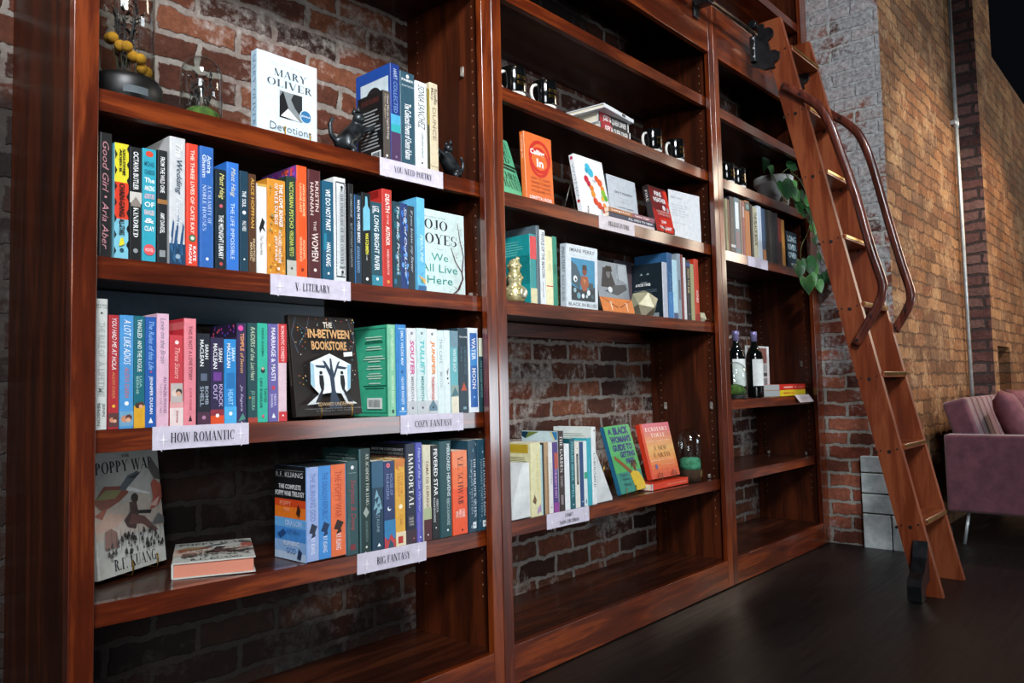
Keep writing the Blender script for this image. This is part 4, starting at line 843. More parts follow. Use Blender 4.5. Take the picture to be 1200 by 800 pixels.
def inbetween(S, Fr, Bk):
    rr = random.Random(11)
    S.text('THE IN-BETWEEN BOOKSTORE', .35, .3, .65, .85, '#7a7066', 'd')
    g = '#3c4a58'
    for pts in ([(.1, .62), (.02, .8), (.1, .98)], [(.12, .7), (.24, .84), (.3, .99)], [(.9, .6), (.98, .76), (.9, .97)], [(.84, .7), (.7, .86), (.62, .99)], [(.24, .84), (.12, .92)], [(.5, .66), (.62, .72), (.9, .72)]):
        for (a, b), (c, d) in zip(pts, pts[1:]): Fr.poly([(a-.008, b), (a+.008, b), (c+.005, d), (c-.005, d)], g)
    for k in range(85):
        u, v = rr.random()*.94+.03, .68+.3*rr.random()
        if rr.random() < .35: v = .3+.5*rr.random(); u = rr.choice([rr.random()*.2+.02, .84+rr.random()*.14])
        Fr.disc(u, v, .0011+.0006*rr.random(), rr.choice(['#b03a2e', '#c8742e', '#d8b04a', '#5a9aa8', '#d8d0c0']), 6)
    c = '#cf9f6a'
    Fr.text('THE', .46, .875, .6, .93, '#d8cfc0', 'h', bold=.03); Fr.text('IN-BETWEEN', .22, .765, .86, .855, c, 'h', bold=.03); Fr.text('BOOKSTORE', .26, .645, .8, .735, c, 'h', bold=.03)
    Fr.poly([(.74, .58), (.88, .59), (.88, .635), (.74, .625)], '#dfe0dc')
    Fr.poly([(.2, .3), (.22, .52), (.52, .61), (.84, .5), (.8, .26), (.7, .2), (.52, .22), (.32, .2)], '#dfe8ec'); Fr.poly([(.2, .3), (.22, .52), (.27, .5), (.26, .26)], '#9ac0d0'); Fr.poly([(.84, .5), (.8, .26), (.75, .24), (.78, .5)], '#8ab8cc')
    Fr.poly([(.12, .1), (.3, .2), (.36, .25), (.3, .11)], '#cdd3d4'); Fr.poly([(.88, .1), (.72, .18), (.62, .24), (.72, .1)], '#cdd3d4')
    t = '#2c3a4c'
    Fr.poly([(.44, .06), (.5, .24), (.49, .4), (.51, .44), (.555, .44), (.56, .24), (.64, .06)], t)
    for q in ([(.5, .36), (.42, .5), (.4, .54), (.44, .53), (.53, .42)], [(.55, .4), (.63, .52), (.67, .54), (.64, .49), (.56, .36)], [(.43, .46), (.3, .47), (.28, .49), (.44, .49)], [(.6, .46), (.74, .45), (.77, .47), (.6, .49)], [(.5, .4), (.51, .56), (.535, .56), (.55, .4)]): Fr.poly(q, t)
    for u in (.36, .68):
        Fr.disc(u, .415, .0042, '#15181c'); Fr.poly([(u-.03, .39), (u+.03, .39), (u+.035, .3), (u+.02, .24), (u-.015, .24), (u-.035, .3)], '#15181c')
    Fr.poly([(.35, .25), (.38, .25), (.3, .12), (.24, .12)], '#22262c'); Fr.poly([(.67, .25), (.7, .25), (.82, .12), (.74, .12)], '#22262c')
    Fr.text('EDWARD UNDERHILL', .28, .085, .82, .12, '#c4a884'); Fr.text('A bookstore with a doorway to the life she might have lived', .08, .05, .94, .068, '#8a8a8a'); Fr.text('is waiting for her return', .24, .03, .8, .046, '#8a8a8a')
f = faceout('S3', (347.5, 489), (424.5, 487), (337.5, 369.5), .018, 'p', '#221c1a', 'dark face-out cover with gold title and a tree inside a white open book', inbetween, G3, yb=YS+.022, lift=.0065)
easel(f, 'brass wire stand under the dark face-out cover with the white tree picture', None, (.33, .80))
def greenback(S, Fr, Bk):
    for (a, b, c, d) in ((.05, .03, .95, .04), (.05, .96, .95, .97), (.05, .03, .07, .97), (.93, .03, .95, .97)): Bk.rect(a, b, c, d, '#1f6a58')
    rr = random.Random(5)
    for k in range(22):
        wd = .16+.16*rr.random(); v = .3+.027*k
        if rr.random() < .8: Bk.rect(.62-wd, v, .62+wd, v+.012, rr.choice(['#cfe8d8', '#bfe0cc', '#1f5a4a']))
    Bk.rect(.42, .08, .84, .2, '#e8eeea'); [Bk.rect(.46+.03*k, .1, .46+.03*k+.014, .18, '#2a2e2c') for k in range(11)]
    for (a, b, c, d) in ((.1, .04, .16, .96), (.84, .04, .9, .96)): S.rect(a, b, c, d, '#4f9a7c')
    S.text('EMILY WILDES ENCYCLOPAEDIA', .35, .5, .65, .95, '#e0e8d0', 'd'); S.text('HEATHER FAWCETT', .35, .1, .65, .44, '#d8e4c8', 'd'); S.rect(.35, .03, .65, .07, '#1f4a3a')
CS = 'in the cosy fantasy row'
def conveyor(c1, t1, c2, t2, roof=None):
    def g(S, Fr, Bk):
        S.rect(0, 0, 1, .16, '#b8bcc0'); S.disc(.5, .94, .004, '#7a8086'); S.text(t1, .3, .46, .75, .86, c1, 'd', bold=.03, shear=.15); S.text(t2, .35, .16, .66, .44, c2, 'd', bold=.02)
        if roof: S.poly([(.1, .09), (.5, .17), (.9, .09), (.9, .04), (.1, .04)], roof)
        S.disc(.5, .08, .003, '#22262a')
    return g
upright('S3', SPN, [
 (455.3, 464.3, 380.2, 'h', '#2f9a78', 'green hardback showing its text-covered back cover beside the dark face-out book', greenback, dict(d=.145, spine='#7fbf9c', back='#3fb08a')),
 (465.2, 476.8, 380.2, 'h', '#2f7fc0', 'mid-blue hardback with framed spine, right of the green hardback', sp(('r', .04, .05, '#9ac8e8', .12, .88), ('r', .95, .96, '#9ac8e8', .12, .88), ('r', .04, .96, '#1f5f9a', .12, .17), ('EMILY WILDES MAP', .55, .93, '#dcecf6', .4, .66), ('o', .5, .48, .004, '#1f4f8a'), ('HEATHER FAWCETT', .12, .42, '#dcecf6', .4, .66), ('r', .06, .09, W, .4, .62))),
 (477.7, 488.2, 384.4, 'p', '#d4d8da', 'white paperback with slanted pink capitals '+CS, conveyor('#c84a8a', 'SOUTER', '#8a8e92', 'MEREDITH')),
 (489.3, 500.2, 384.4, 'p', '#c4d8d8', 'white paperback with aqua capitals '+CS, conveyor('#4ab8b8', 'TULLIET', '#3a8a8a', 'MEREDITH')),
 (501, 512.8, 385.4, 'p', '#dce0e0', 'white paperback with orange capitals and a small house '+CS, conveyor('#e08a2e', 'JUNIPER', '#c0402e', 'THORNWOOD', '#5a7a8a')),
 (513.4, 520.6, 387, 'p', '#cfdede', 'slim plain white spine, first of two after the orange-lettered one', sp(('THE CAFE', .6, .9, '#8aa0a4'), ('MOOK', .3, .5, '#aab8ba'))),
 (521, 527.8, 387, 'p', '#d3dfe0', 'slim plain white spine with a dark cat mark, second of two after the orange-lettered one', sp(('o', .5, .42, .003, '#2a2e32'), ('p', [(.3, .5), (.7, .55), (.5, .45)], '#6a7478'), ('o', .6, .36, .002, '#2a2e32'))),
 (528.3, 537, 387.6, 'p', '#5fa8b0', 'hazy aqua paperback with a cream landscape foot '+CS, sp(('r', 0, .2, '#d8d2bc'), ('r', .2, .34, '#8a9a92'), ('r', .8, 1, '#6a8a98'), ('WINTER SHOP', .5, .78, '#cfe0e0'), ('p', [(0, .2), (.5, .32), (1, .22)], '#3f6a72'))),
 (537.4, 549, 384.4, 'h', '#1e3440', 'dark blue-grey hardback with a small orange emblem '+CS, sp(('h', 'TJ KLUNE', .88, .905, W), ('SOMEWHERE BEYOND', .45, .78, '#4f6a76', .55, .8), ('THE SEA', .6, .78, '#4f6a76', .2, .4), ('o', .5, .3, .003, '#c85a2e'), ('p', [(.2, .26), (.8, .26), (.5, .36)], '#b04a2a'), ('r', .04, .07, '#7a9aa8', .4, .7))),
 (549.7, 560.6, 384.2, 'p', '#dfe6ec', 'white-edged blue paperback with bold white letters '+CS, sp(('r', .06, .94, '#2d63a8', .12, .88), ('r', .55, .75, '#3f86c4', .12, .88), ('WATER', .62, .88, W, .3, .72), ('MOON', .28, .52, W, .3, .72), ('o', .5, .18, .003, '#9ac0e0'))),
 (561.4, 567, 396, 'p', '#22424a', 'thin dark teal paperback with a cream top, last '+CS, sp(('r', .75, 1, '#cfd0bc'), ('THE HOUSE WITCH', .2, .7, '#7a9a9c')))],
 G3, .12)
# ---- fantasy shelf
INK = '#24221f'
def poppy(S, Fr, Bk):
    t = '#1c1d1f'
    Fr.rect(0, .55, 1, 1, '#b4b4ac'); Fr.poly([(0, .3), (0, .62), (.4, .55), (.7, .62), (1, .5), (1, .3)], '#bfb3a6'); Fr.poly([(0, .42), (.2, .5), (.45, .46), (.3, .38), (0, .36)], '#c8a898')
    Fr.text('THE', .44, .935, .56, .96, t, 'h', 'd'); Fr.text('POPPY WAR', .06, .82, .92, .915, t, 'h', 'd'); Fr.text('R.F. KUANG', .22, .035, .84, .125, t, 'h', 'd')
    Fr.poly([(.0, .6), (.16, .72), (.44, .7), (.5, .64), (.36, .58), (.12, .52)], '#8a4a3a'); Fr.poly([(.02, .62), (.18, .69), (.4, .67), (.3, .61)], '#8a8a5a'); Fr.poly([(.0, .5), (.2, .56), (.1, .46)], '#a05a4a')
    Fr.poly([(.36, .68), (.5, .78), (.66, .81), (.68, .78), (.56, .72), (.44, .66)], '#5a6468'); Fr.poly([(.5, .76), (.72, .8), (.6, .75)], '#33383a')
    Fr.poly([(.46, .66), (.5, .69), (.8, .61), (.82, .595)], '#e0e0dc'); Fr.disc(.58, .585, .0105, '#2a2422', 14)
    Fr.poly([(.5, .56), (.6, .55), (.62, .44), (.56, .33), (.44, .36), (.4, .42), (.5, .48)], '#4a3834'); Fr.poly([(.52, .46), (.7, .42), (.9, .28), (.84, .27), (.66, .36), (.46, .38)], '#6a4a44'); Fr.poly([(.6, .48), (.82, .46), (.8, .43), (.62, .45)], '#2c2a2a')
    Fr.poly([(.84, .68), (.9, .72), (1, .66), (1, .55), (.92, .48), (.8, .46), (.86, .56)], '#a8584a'); Fr.poly([(.82, .82), (.88, .9), (.98, .8), (1, .7), (.9, .72)], '#5c5654'); Fr.poly([(.78, .5), (.96, .56), (.9, .48)], '#d8b0a4')
    Fr.poly([(.78, .33), (.92, .42), (1, .38), (1, .32)], '#6f706e'); Fr.poly([(.1, .22), (.12, .36), (.2, .38), (.28, .34), (.3, .22)], '#8a6a62')
    rr = random.Random(6)
    for k in range(60):
        u, v = .12+.8*rr.random(), .15+.16*rr.random(); s = .012+.014*rr.random()
        Fr.poly([(u-s, v-s*.6), (u+s, v-s*.7), (u+s*.5, v+s*1.3), (u-s*.4, v+s*.9)], rr.choice([INK, '#35322e', '#4a4642']))
    for k in range(12): u = .15+.065*k; Fr.poly([(u, .2), (u+.006, .2), (u+.012, .36+.03*rr.random()), (u+.006, .34)], '#45413d')
f = faceout('S4', (116, 683), (195, 657), (104, 533), .030, 'h', '#b9bab2', 'large pale war-scene cover standing face-out against the left post, foot on wire stand', poppy, G4, spine='#c9c9c2', lift=.0065)
easel(f, 'brass wire stand under the pale war-scene cover at the lower left', None, (.42, .80))
ya = R(-27); c_, s_ = math.cos(ya), math.sin(ya)
o = Vector((.744, 1.618, zs('S4', .8)+.0008+.0165)); e1 = Vector((c_, s_, 0)); e2 = Vector((-s_, c_, 0))
# lies on its back: front cover up, spine to the left, tail edge towards the viewer
flat(o, (0, 0, 1), e1, e2, .033, .225, .166, 'h', '#c2c3bb', 'closed war-scene hardback with salmon-pink page edges lying flat on the fantasy shelf', poppy, G4, pages='#d88a72')
# boxed trilogy: a slipcase with three spines
z0 = zs('S4', 1.0)+.001; yb = SPN+.002
xs_ = [onY(p, 600, yb).x for p in (359.5, 373.6, 388, 405)]
h_ = onY(382, 544.5, yb).z-z0; dp = .128
box = empty('slipcase', Vector((xs_[0], yb, z0)), 'printed black, orange and blue slipcase holding three matching fantasy paperbacks', 'slipcase')
p = PB(); wv = .0022; xa, xb = -wv, xs_[3]-xs_[0]+wv
bl = paint('#15171a'); lb = paint('#6f9cd0')
p.box((xa, 0, 0), (xa+wv-.0003, dp, h_), lb); p.box((xb-wv+.0003, 0, 0), (xb, dp, h_), lb); p.box((xa+wv-.0003, dp-wv, 0), (xb-wv+.0003, dp, h_), bl)
p.box((xa+wv-.0003, 0, 0), (xb-wv+.0003, dp-wv, .0015), bl); p.box((xa+wv-.0003, 0, h_-.0015), (xb-wv+.0003, dp-wv, h_), bl)
B = Face(p, (xa, dp, 0), (0, -1, 0), (0, 0, 1), dp, h_)
B.rect(0, .64, 1, 1, '#15171a'); B.rect(0, .44, 1, .64, '#ee7a22'); B.rect(0, .56, 1, .64, '#d8481c'); B.rect(0, .2, 1, .44, '#4690dc'); B.rect(0, .34, 1, .44, '#6cb0ea'); B.rect(0, 0, 1, .2, '#90b8e8'); B.rect(0, 0, 1, .08, '#bcd4ee')
B.rect(.05, .945, .95, .95, '#8a8e90'); B.text('R.F. KUANG', .05, .875, .92, .93, '#d8dcdc'); B.text('THE COMPLETE', .14, .75, .86, .8, W, 'h', bold=.02); B.text('POPPY WAR TRILOGY', .03, .675, .97, .73, W, 'h', bold=.02)
B.text('POPPY', .18, .57, .54, .62, '#f0b08a'); B.text('WAR', .3, .51, .5, .55, '#f0b08a'); B.text('DRAGON', .36, .36, .88, .42, '#cfe0f4'); B.text('REPUBLIC', .4, .28, .84, .32, '#2a5a9a'); B.text('BURNING', .3, .15, .8, .2, W); B.text('GOD', .4, .07, .7, .13, '#4a6aa0')
B.poly([(.72, .5), (.78, .6), (.86, .54), (.82, .46)], '#3a1a14'); B.poly([(.1, .26), (.3, .32), (.4, .28), (.2, .22)], '#1f4a86'); B.poly([(.74, .03), (.8, .14), (.9, .1), (.86, .02)], '#2a3a5a')
p.build('case', box)
def tri(fig, t, c):
    def g(S, Fr, Bk):
        S.text(t, .25, .42, .7, .93, c, 'd'); S.poly([(.15, .3), (.4, .4), (.85, .36), (.6, .28)], fig); S.poly([(.3, .24), (.6, .34), (.7, .26)], fig); S.text('R.F. KUANG', .3, .07, .65, .24, '#e8ecf4', 'd')
    return g
for k, (cl, fg, t, tcol, lab) in enumerate((('#93a6d2', '#20283c', 'THE BURNING GOD', '#5a6aa8', 'pale periwinkle paperback, left-hand volume inside the printed slipcase'), ('#3f86c8', '#152c50', 'THE DRAGON REPUBLIC', '#2a5aa4', 'bright blue paperback, middle volume inside the printed slipcase'), ('#dc6a3c', '#2a1410', 'THE POPPY WAR', '#b0341e', 'orange paperback, right-hand volume inside the printed slipcase'))):
    a, b = xs_[k]+.0004, xs_[k+1]-.0004
    e = empty(BK, Vector(((a+b)/2, yb-.0006, z0+.0017)), lab, 'book', 'boxed fantasy trilogy'); book_parts(e, b-a, h_-.0036, dp-.006, 'p', cl, tri(fg, t, tcol))
FS = 'in the fantasy row'
def serpent(S, Fr, Bk):
    S.disc(.5, .93, .0045, '#d8dcdc'); S.rect(.2, .87, .8, .875, '#8a9a9a'); S.text('Serpent & Dove', .25, .26, .75, .8, '#a03a44', 'd', shear=.3); S.rect(.3, .05, .7, .11, '#7a2a34'); S.poly([(.1, 0), (.3, .12), (.2, .5), (.05, .3)], '#3a5a5c')
def liars(S, Fr, Bk):
    Bk.text('ALSO BY THE AUTHOR', .2, .93, .7, .945, '#8a9a98'); Bk.text('OF THE YEAR OF THE WITCHING', .1, .895, .9, .915, '#9aa8a4'); S.rect(0, .0, .12, 1, '#3a5f66')
    S.text('AN ACADEMY FOR LIARS', .55, .45, .8, .95, '#c9ccbc', 'd', 'd'); S.poly([(.3, .38), (.55, .44), (.8, .38), (.55, .33)], '#9aa49c'); S.text('ALEXIS HENDERSON', .5, .1, .68, .3, '#7a8f8c', 'd'); S.disc(.55, .05, .003, '#c9ccbc')
def ghost(S, Fr, Bk):
    S.rect(0, .7, 1, 1, '#2a5570'); 
    for u, v in ((.4, .62), (.6, .55), (.3, .5), (.7, .48), (.5, .44)): S.poly([(u-.2, v-.05), (u, v+.06), (u+.18, v-.02), (u, v-.03)], '#7aa4b4')
    S.text('TJ KLUNE', .3, .2, .6, .4, '#8aa8b4', 'd'); S.poly([(.4, .04), (.7, .04), (.55, .08)], W)
def hollow(S, Fr, Bk):
    S.disc(.4, .95, .006, '#c8344a'); S.ring(.4, .95, .005, .0015, '#e89aa4'); S.text('HOUSE OF', .55, .6, .8, .85, '#8a9ac4', 'd'); S.text('HUNGERS', .2, .56, .45, .85, '#8a9ac4', 'd'); S.disc(.45, .45, .0055, '#dfe6ee'); S.disc(.5, .46, .004, '#2a3a5c'); S.rect(0, .1, 1, .32, '#2f78a8'); S.poly([(0, 0), (0, .14), (.3, .08), (.6, .16), (1, .06), (1, 0)], '#b83a44'); S.poly([(.3, 0), (.5, .1), (.8, .04), (.8, 0)], '#1f4a5a')
def goldie(S, Fr, Bk):
    S.poly([(0, 1), (0, .9), (.4, .86), (.3, .92), (.8, .9), (1, .96), (1, 1)], '#c8742e'); S.text('CITY OF THE', .5, .6, .75, .84, '#b8621e', 'd'); S.text('CRESCENT', .2, .56, .45, .84, '#b8621e', 'd'); S.disc(.5, .45, .006, '#f0e4c0'); S.text('S CARR', .4, .24, .65, .36, '#a8661e', 'd'); S.rect(0, 0, 1, .16, '#e0d0b0'); S.rect(.2, .03, .7, .11, '#b02a24')
def immortal(S, Fr, Bk):
    for k in range(3): Bk.text(('SINCE THE GODS DO NOT', 'BELONG TO THIS WORLD', 'NOR THE MOON TO HER')[k], .08, .93-.04*k, .95, .955-.04*k, ('#c8ccd0', '#8a9096', '#c07a6a')[k])
    S.text('IMMORTAL', .3, .36, .75, .9, '#e4e2da', 'd', 'd'); S.rect(.2, .18, .75, .28, '#3f3c48'); S.text('SUE', .3, .24, .7, .26, '#cfcac0'); S.text('LYNN', .3, .21, .7, .23, '#cfcac0'); S.text('TAN', .3, .18, .7, .2, '#cfcac0'); S.rect(0, 0, 1, .14, '#3a2430'); S.disc(.7, .05, .002, '#c05a6a')
def fox(t, n):
    def g(S, Fr, Bk):
        rr = random.Random(n)
        for k in range(26): S.disc(.1+.8*rr.random(), .02+.96*rr.random(), .0014+.001*rr.random(), rr.choice(['#7f9cab', '#4a7086', '#a9bcc4', '#2a4a5c']), 6, 2)
        S.text(t, .52, .16, .8, .8, '#e4eaee', 'd', 'd'); S.text('HANNAH WHITTEN', .2, .2, .42, .78, '#9ab0bc', 'd'); S.rect(.35, .04, .75, .11, '#dfe4e6'); S.disc(.55, .075, .0022, '#1f2f3a')
    return g
upright('S4', SPN, [
 (405.8, 420.5, 540, 'h', '#2b4b4e', 'grey-teal hardback with red script and a white emblem, right of the slipcase', serpent),
 (421.2, 435, 525.5, 'h', '#15302f', 'tall bottle-green hardback with pale serif capitals and grey bird '+FS, liars, dict(d=.15)),
 (436, 449.5, 540, 'p', '#16384c', 'midnight-blue paperback with a pale misty tree, right of the bottle-green one', ghost),
 (450, 463, 540, 'p', '#23335e', 'navy paperback with a red rose top and blue-red foot '+FS, hollow),
 (463.6, 475, 537.5, 'p', '#d8a23a', 'golden yellow paperback with a red square at its foot '+FS, goldie, dict(pages='#d9c9a0')),
 (475.6, 487.5, 519.8, 'h', '#171f33', 'tall navy hardback with large cream capitals '+FS, immortal, dict(back='#101216', d=.15)),
 (488, 495.6, 518.5, 'h', '#4a50a4', 'violet-blue spine with pale lettering, between cream-lettered navy and pale cream spines', sp(('i', 'Heart of the Sun Warrior', .3, .95, '#b8bce4', .3, .7), ('r', 0, .3, '#6a60b4', .1, .5), ('o', .5, .05, .002, W))),
 (496.3, 505.3, 521.5, 'p', '#cfcab0', 'pale cream spine with dark red lettering and a maroon foot '+FS, sp(('TAMA DE ELBRANO', .32, .84, '#7a4a34', .35, .68), ('r', 0, .22, '#4a1a1e'), ('r', .22, .34, '#a8b08a'), ('o', .5, .06, .002, W))),
 (506, 514.6, 521.5, 'p', '#101214', 'black spine with bold white capitals '+FS, sp(('FEVERED STAR', .46, .96, W, .3, .8), ('REBECCA', .28, .42, '#c8ccd0', .6, .85), ('ROANHORSE', .18, .44, '#c8ccd0', .2, .45), ('o', .5, .12, .002, W))),
 (515.3, 529.6, 516.8, 'h', '#17444a', 'dark teal hardback with white capitals near its right edge '+FS, sp(('MIRRORED HEAVENS', .42, .97, '#cfdcdc', .6, .85), ('REBECCA ROANHORSE', .12, .4, '#a8bcbc', .55, .78), ('o', .6, .07, .003, W)), dict(d=.15)),
 (530.6, 547.6, 528, 'p', '#e8562e', 'orange-red paperback with black author lettering '+FS, sp(('r', .8, 1, '#e8845a'), ('r', .55, .8, '#e8703f'), ('d', 'V.E. SCHWAB', .36, .93, '#5a1a10', .35, .72), ('A DARKER', .2, .3, '#f4e0d4', .62, .8), ('SHADE OF', .2, .3, '#f4e0d4', .4, .58), ('MAGIC', .2, .28, '#f4e0d4', .18, .36), ('o', .6, .05, .003, '#3a120c'))),
 (549, 558.7, 515.8, 'p', '#1f4254', 'blue-grey floral spine with pale serif capitals, second from the right end '+FS, fox('THE HEMLOCK QUEEN', 3)),
 (560, 571, 514.5, 'p', '#24485a', 'blue-grey floral spine with pale serif capitals, last before the post '+FS, fox('THE FOXGLOVE KING', 7))],
 G4, .13)
xx = onY(538, 600, SPN+.026).x; e = empty(BK, Vector((xx-.006, SPN+.19, zs('S4', xx)+.0012)), 'black book half hidden behind the orange-red paperback on the fantasy shelf', 'book', G4)
book_parts(e, .034, .232, .10, 'h', '#17181b', None)
# ------------------------------------------------------------------ bay two, top: mugs and stacked books
BLK = mottled('black_glaze', '#060707', '#0c0d0e', 30, .10, 0, 0, 4, .6); CER = mottled('white_glaze', '#cfcbc4', '#e2dfd8', 20, .25, 0, 0, 4, .3)
def mug(row, px, y, label, wpx=None, r=.041, h=.094, hang=math.pi, gold=True):
    c = onY(px, 100, y); z = zs(row, onY(px, 140, y).x)
    # column of the mug on its shelf
    x = None; lo, hi = 0, 800
    for _ in range(40):
        m_ = (lo+hi)/2
        if onY(px, m_, y).z > z+h/2: lo = m_
        else: hi = m_
    x = onY(px, lo, y).x
    e = empty('mug', Vector((x, y, z+.0006)), label, 'mug', 'black and white mugs')
    p = PB(); p.lathe((0, 0, 0), [(.001, 0), (r*.86, 0), (r*.93, .004), (r*.95, .012)], CER); p.lathe((0, 0, 0), [(r*.95, .012), (r, .016), (r, h-.004), (r-.001, h)], BLK)
    p.lathe((0, 0, 0), [(r-.001, h), (r-.004, h), (r-.0045, .014), (.001, .010)], CER)
    S = None
    if gold:
        ph = -math.pi*.66
        for j, t in enumerate(('BOOK', 'NERD')):
            vs, fs = sans(t, .01); xs = [q[0] for q in vs]; a, b = min(xs), max(xs); mm = p.mi(BRASS); out = []
            for (q, w) in vs:
                th = ph+(q-a)/(b-a)*.95; out.append(p.bm.verts.new((r*1.004*math.cos(th), r*1.004*math.sin(th), .052-.018*j+w*.016)))
            for ff in fs:
                try: g = p.bm.faces.new([out[k] for k in ff]); g.material_index = mm
                except ValueError: pass
    p.build('cup', e)
    p = PB(); p.tube([(r*math.cos(hang)*.97+math.cos(hang)*.028*math.sin(t), r*math.sin(hang)*.97+math.sin(hang)*.028*math.sin(t), h*.5+.03*math.cos(t)) for t in [math.pi*k/10 for k in range(11)]], .0055, CER); p.build('handle', e)
mug('T1', 601.5, YS+.044, 'black mug with white foot half hidden by the post, left end of the mug shelf')
mug('T1', 638, YS+.044, 'black mug with a white foot standing left of the small white book stack')
mug('T1', 764, YS+.044, 'black and white mug standing just right of the small white book stack')
mug('T1', 790.5, YS+.044, 'black and white mug at the right end of the upper middle shelf')
mug('U2', 850.5, YS+.044, 'black and white mug half hidden by the post, left of the flower pot', r=.04)
mug('U2', 864, YS+.044, 'black and white mug standing clear of the post on the plant shelf', r=.04)
def queer(S, Fr, Bk):
    S.rect(0, 0, 1, 1, '#1d1c1f'); S.rect(0, .62, 1, .97, '#9a1f2a'); S.text('JOEY &', .15, .6, .85, .86, W, 'd', bold=.03); S.text('QUEER DINER', .12, .1, .8, .58, '#e8e8e6', 'd', bold=.02); S.rect(0, .02, 1, .05, W)
GM = 'stacked books on the mug shelf'
x_l, x_r = onY(704, 140, YS+.03).x, onY(738, 160, YS+.03).x
zt = zs('T1', (x_l+x_r)/2)+.0012; hh = x_r-x_l+.01
for k, (dz, th, lab) in enumerate(((0, .036, 'lower of two white books with red and black spines lying on the mug shelf'), (.037, .036, 'upper of two white books with red and black spines lying on the mug shelf'))):
    flat((x_r-.004*k, YS+.026+.004*k, zt+dz+th/2), (0, 0, 1), (0, 1, 0), (-1, 0, 0), th, hh, .165, 'h', '#dcdfe2', lab, queer, GM)
flat((x_r+.006, YS+.014, zt+.0735+.008), (0, 0, 1), Vector((-.1, 1, 0)).normalized(), Vector((-1, -.1, 0)).normalized(), .016, hh+.026, .172, 'h', '#e2e5ea', 'white hardback topping the two-book stack between the mugs', lambda S, F_, B_: (S.rect(.2, .3, .8, .42, '#4a4e56'),), GM)
# ------------------------------------------------------------------ bay two: display shelf
GD = 'display books on the present shelf'
def green_sj(S, Fr, Bk):
    Fr.rect(0, .5, 1, .54, '#16241c'); Fr.text('WHERE', .1, .82, .9, .93, '#14241c', 'h', 'd'); Fr.text('RIVERS', .1, .68, .9, .8, '#14241c', 'h', 'd'); Fr.text('END', .2, .56, .8, .66, '#14241c', 'h', 'd')
    Fr.rect(.05, .44, .95, .48, '#2a3a32'); Fr.text('CHRIS', .3, .27, .95, .39, '#14241c', 'h', 'd'); Fr.text('HAYES', .3, .12, .98, .25, '#14241c', 'h', 'd')
faceout('T2', (586, 229), (615, 237), (563, 148), .02, 'h', '#5fb287', 'mint-green and black display cover half hidden by the post on the display shelf', green_sj, GD, yb=YS+.02, y2=YS+.05, lift=.002, height=.21)
def calling(S, Fr, Bk):
    S.text('Calling In', .3, .62, .75, .95, '#f0d8c4', 'd'); Fr.ring(.55, .68, .055, .012, '#c2261c'); Fr.ring(.52, .60, .05, .010, '#c2261c')
    Fr.text('Calling', .2, .68, .72, .78, W, 'h', bold=.03); Fr.text('In', .42, .53, .66, .65, W, 'h', bold=.03)
    for k, t in enumerate(('HOW TO START', 'MAKING CHANGE', 'WITH THOSE', 'YOU DISAGREE WITH')): Fr.text(t, .18, .33-.06*k, .88, .365-.06*k, '#8a2a14')
    Fr.text('LORETTA J ROSS', .1, .03, .9, .09, W, 'h', bold=.02)
f = faceout('T2', (617.5, 231), (649.5, 240), (613.5, 156), .02, 'h', '#d8682c', 'orange display cover with a hand-drawn red ring and white title', calling, GD, yb=YS+.03, lift=.002, height=.225)
x1 = onY(652, 240, YS+.04); flat((x1.x+.05, YS+.04, zs('T2', x1.x)+.0012+.006), (0, 0, 1), (0, 1, 0), (-1, 0, 0), .012, .10, .12, 'p', '#d8743a', 'thin orange booklet lying flat beside the orange display cover', None, GD)
def splash(S, Fr, Bk):
    S.text('WOMEN', .3, .2, .7, .85, '#8a9aa4', 'd'); S.disc(.5, .94, .006, '#c22a4a'); S.disc(.5, .2, .006, '#b82a3a')
    for u, v, r, c in ((.42, .82, .016, '#3fb0cc'), (.5, .74, .017, '#3fb0cc'), (.36, .76, .010, '#2f9ab8'), (.68, .66, .013, '#d8552a'), (.78, .6, .015, '#d8552a'), (.84, .5, .012, '#e0852e'), (.3, .6, .014, '#c22a3c'), (.36, .53, .012, '#b8243a'), (.44, .46, .012, '#d8742a'), (.46, .36, .013, '#e0902e'), (.84, .42, .014, '#8ab83a'), (.9, .34, .012, '#5aa43a'), (.78, .32, .010, '#e0b83a'), (.5, .24, .014, '#d0482a'), (.62, .18, .014, '#d0482a'), (.76, .12, .014, '#c03a24'), (.8, .2, .010, '#e08a3a')):
        Fr.disc(u, v, r, c, 11)
    Fr.text('WOMEN', .5, .58, .62, .62, '#7a8a94'); 
f = faceout('T2', (684, 248), (717, 262), (672, 181), .024, 'h', '#e6e8ea', 'white display cover splashed with red, orange, blue and green blots', splash, GD, yb=YS+.025, lift=.0065, height=.215)
easel(f, 'wire stand behind the paint-splashed display cover', mottled('steel_wire', '#6a6a66', '#a09c90', 30, .3, .9), (.1, .6))
def tyranny(S, Fr, Bk):
    S.rect(0, 0, 1, 1, '#3f464c'); Fr.text('ON TYRANNY', .22, .665, .86, .71, '#2a2e33', 'h', bold=.02); Fr.text('Twenty Lessons', .36, .57, .66, .59, '#5a6066'); Fr.text('from the', .44, .53, .58, .55, '#5a6066'); Fr.text('Twentieth Century', .34, .49, .7, .51, '#5a6066'); Fr.text('TIMOTHY SNYDER', .28, .38, .82, .41, '#4a5056')
ptop = zs('T2', 2.4)+.048
f = faceout('T2', (716.5, 243), (750, 251), (710, 203.5), .014, 'p', '#c2c9d0', 'pale grey display cover with small dark title standing behind the horizontal books', tyranny, GD, yb=YS+.075, lift=.0065)
easel(f, 'wire stand holding the pale grey display cover', IRON, (.3, .75))
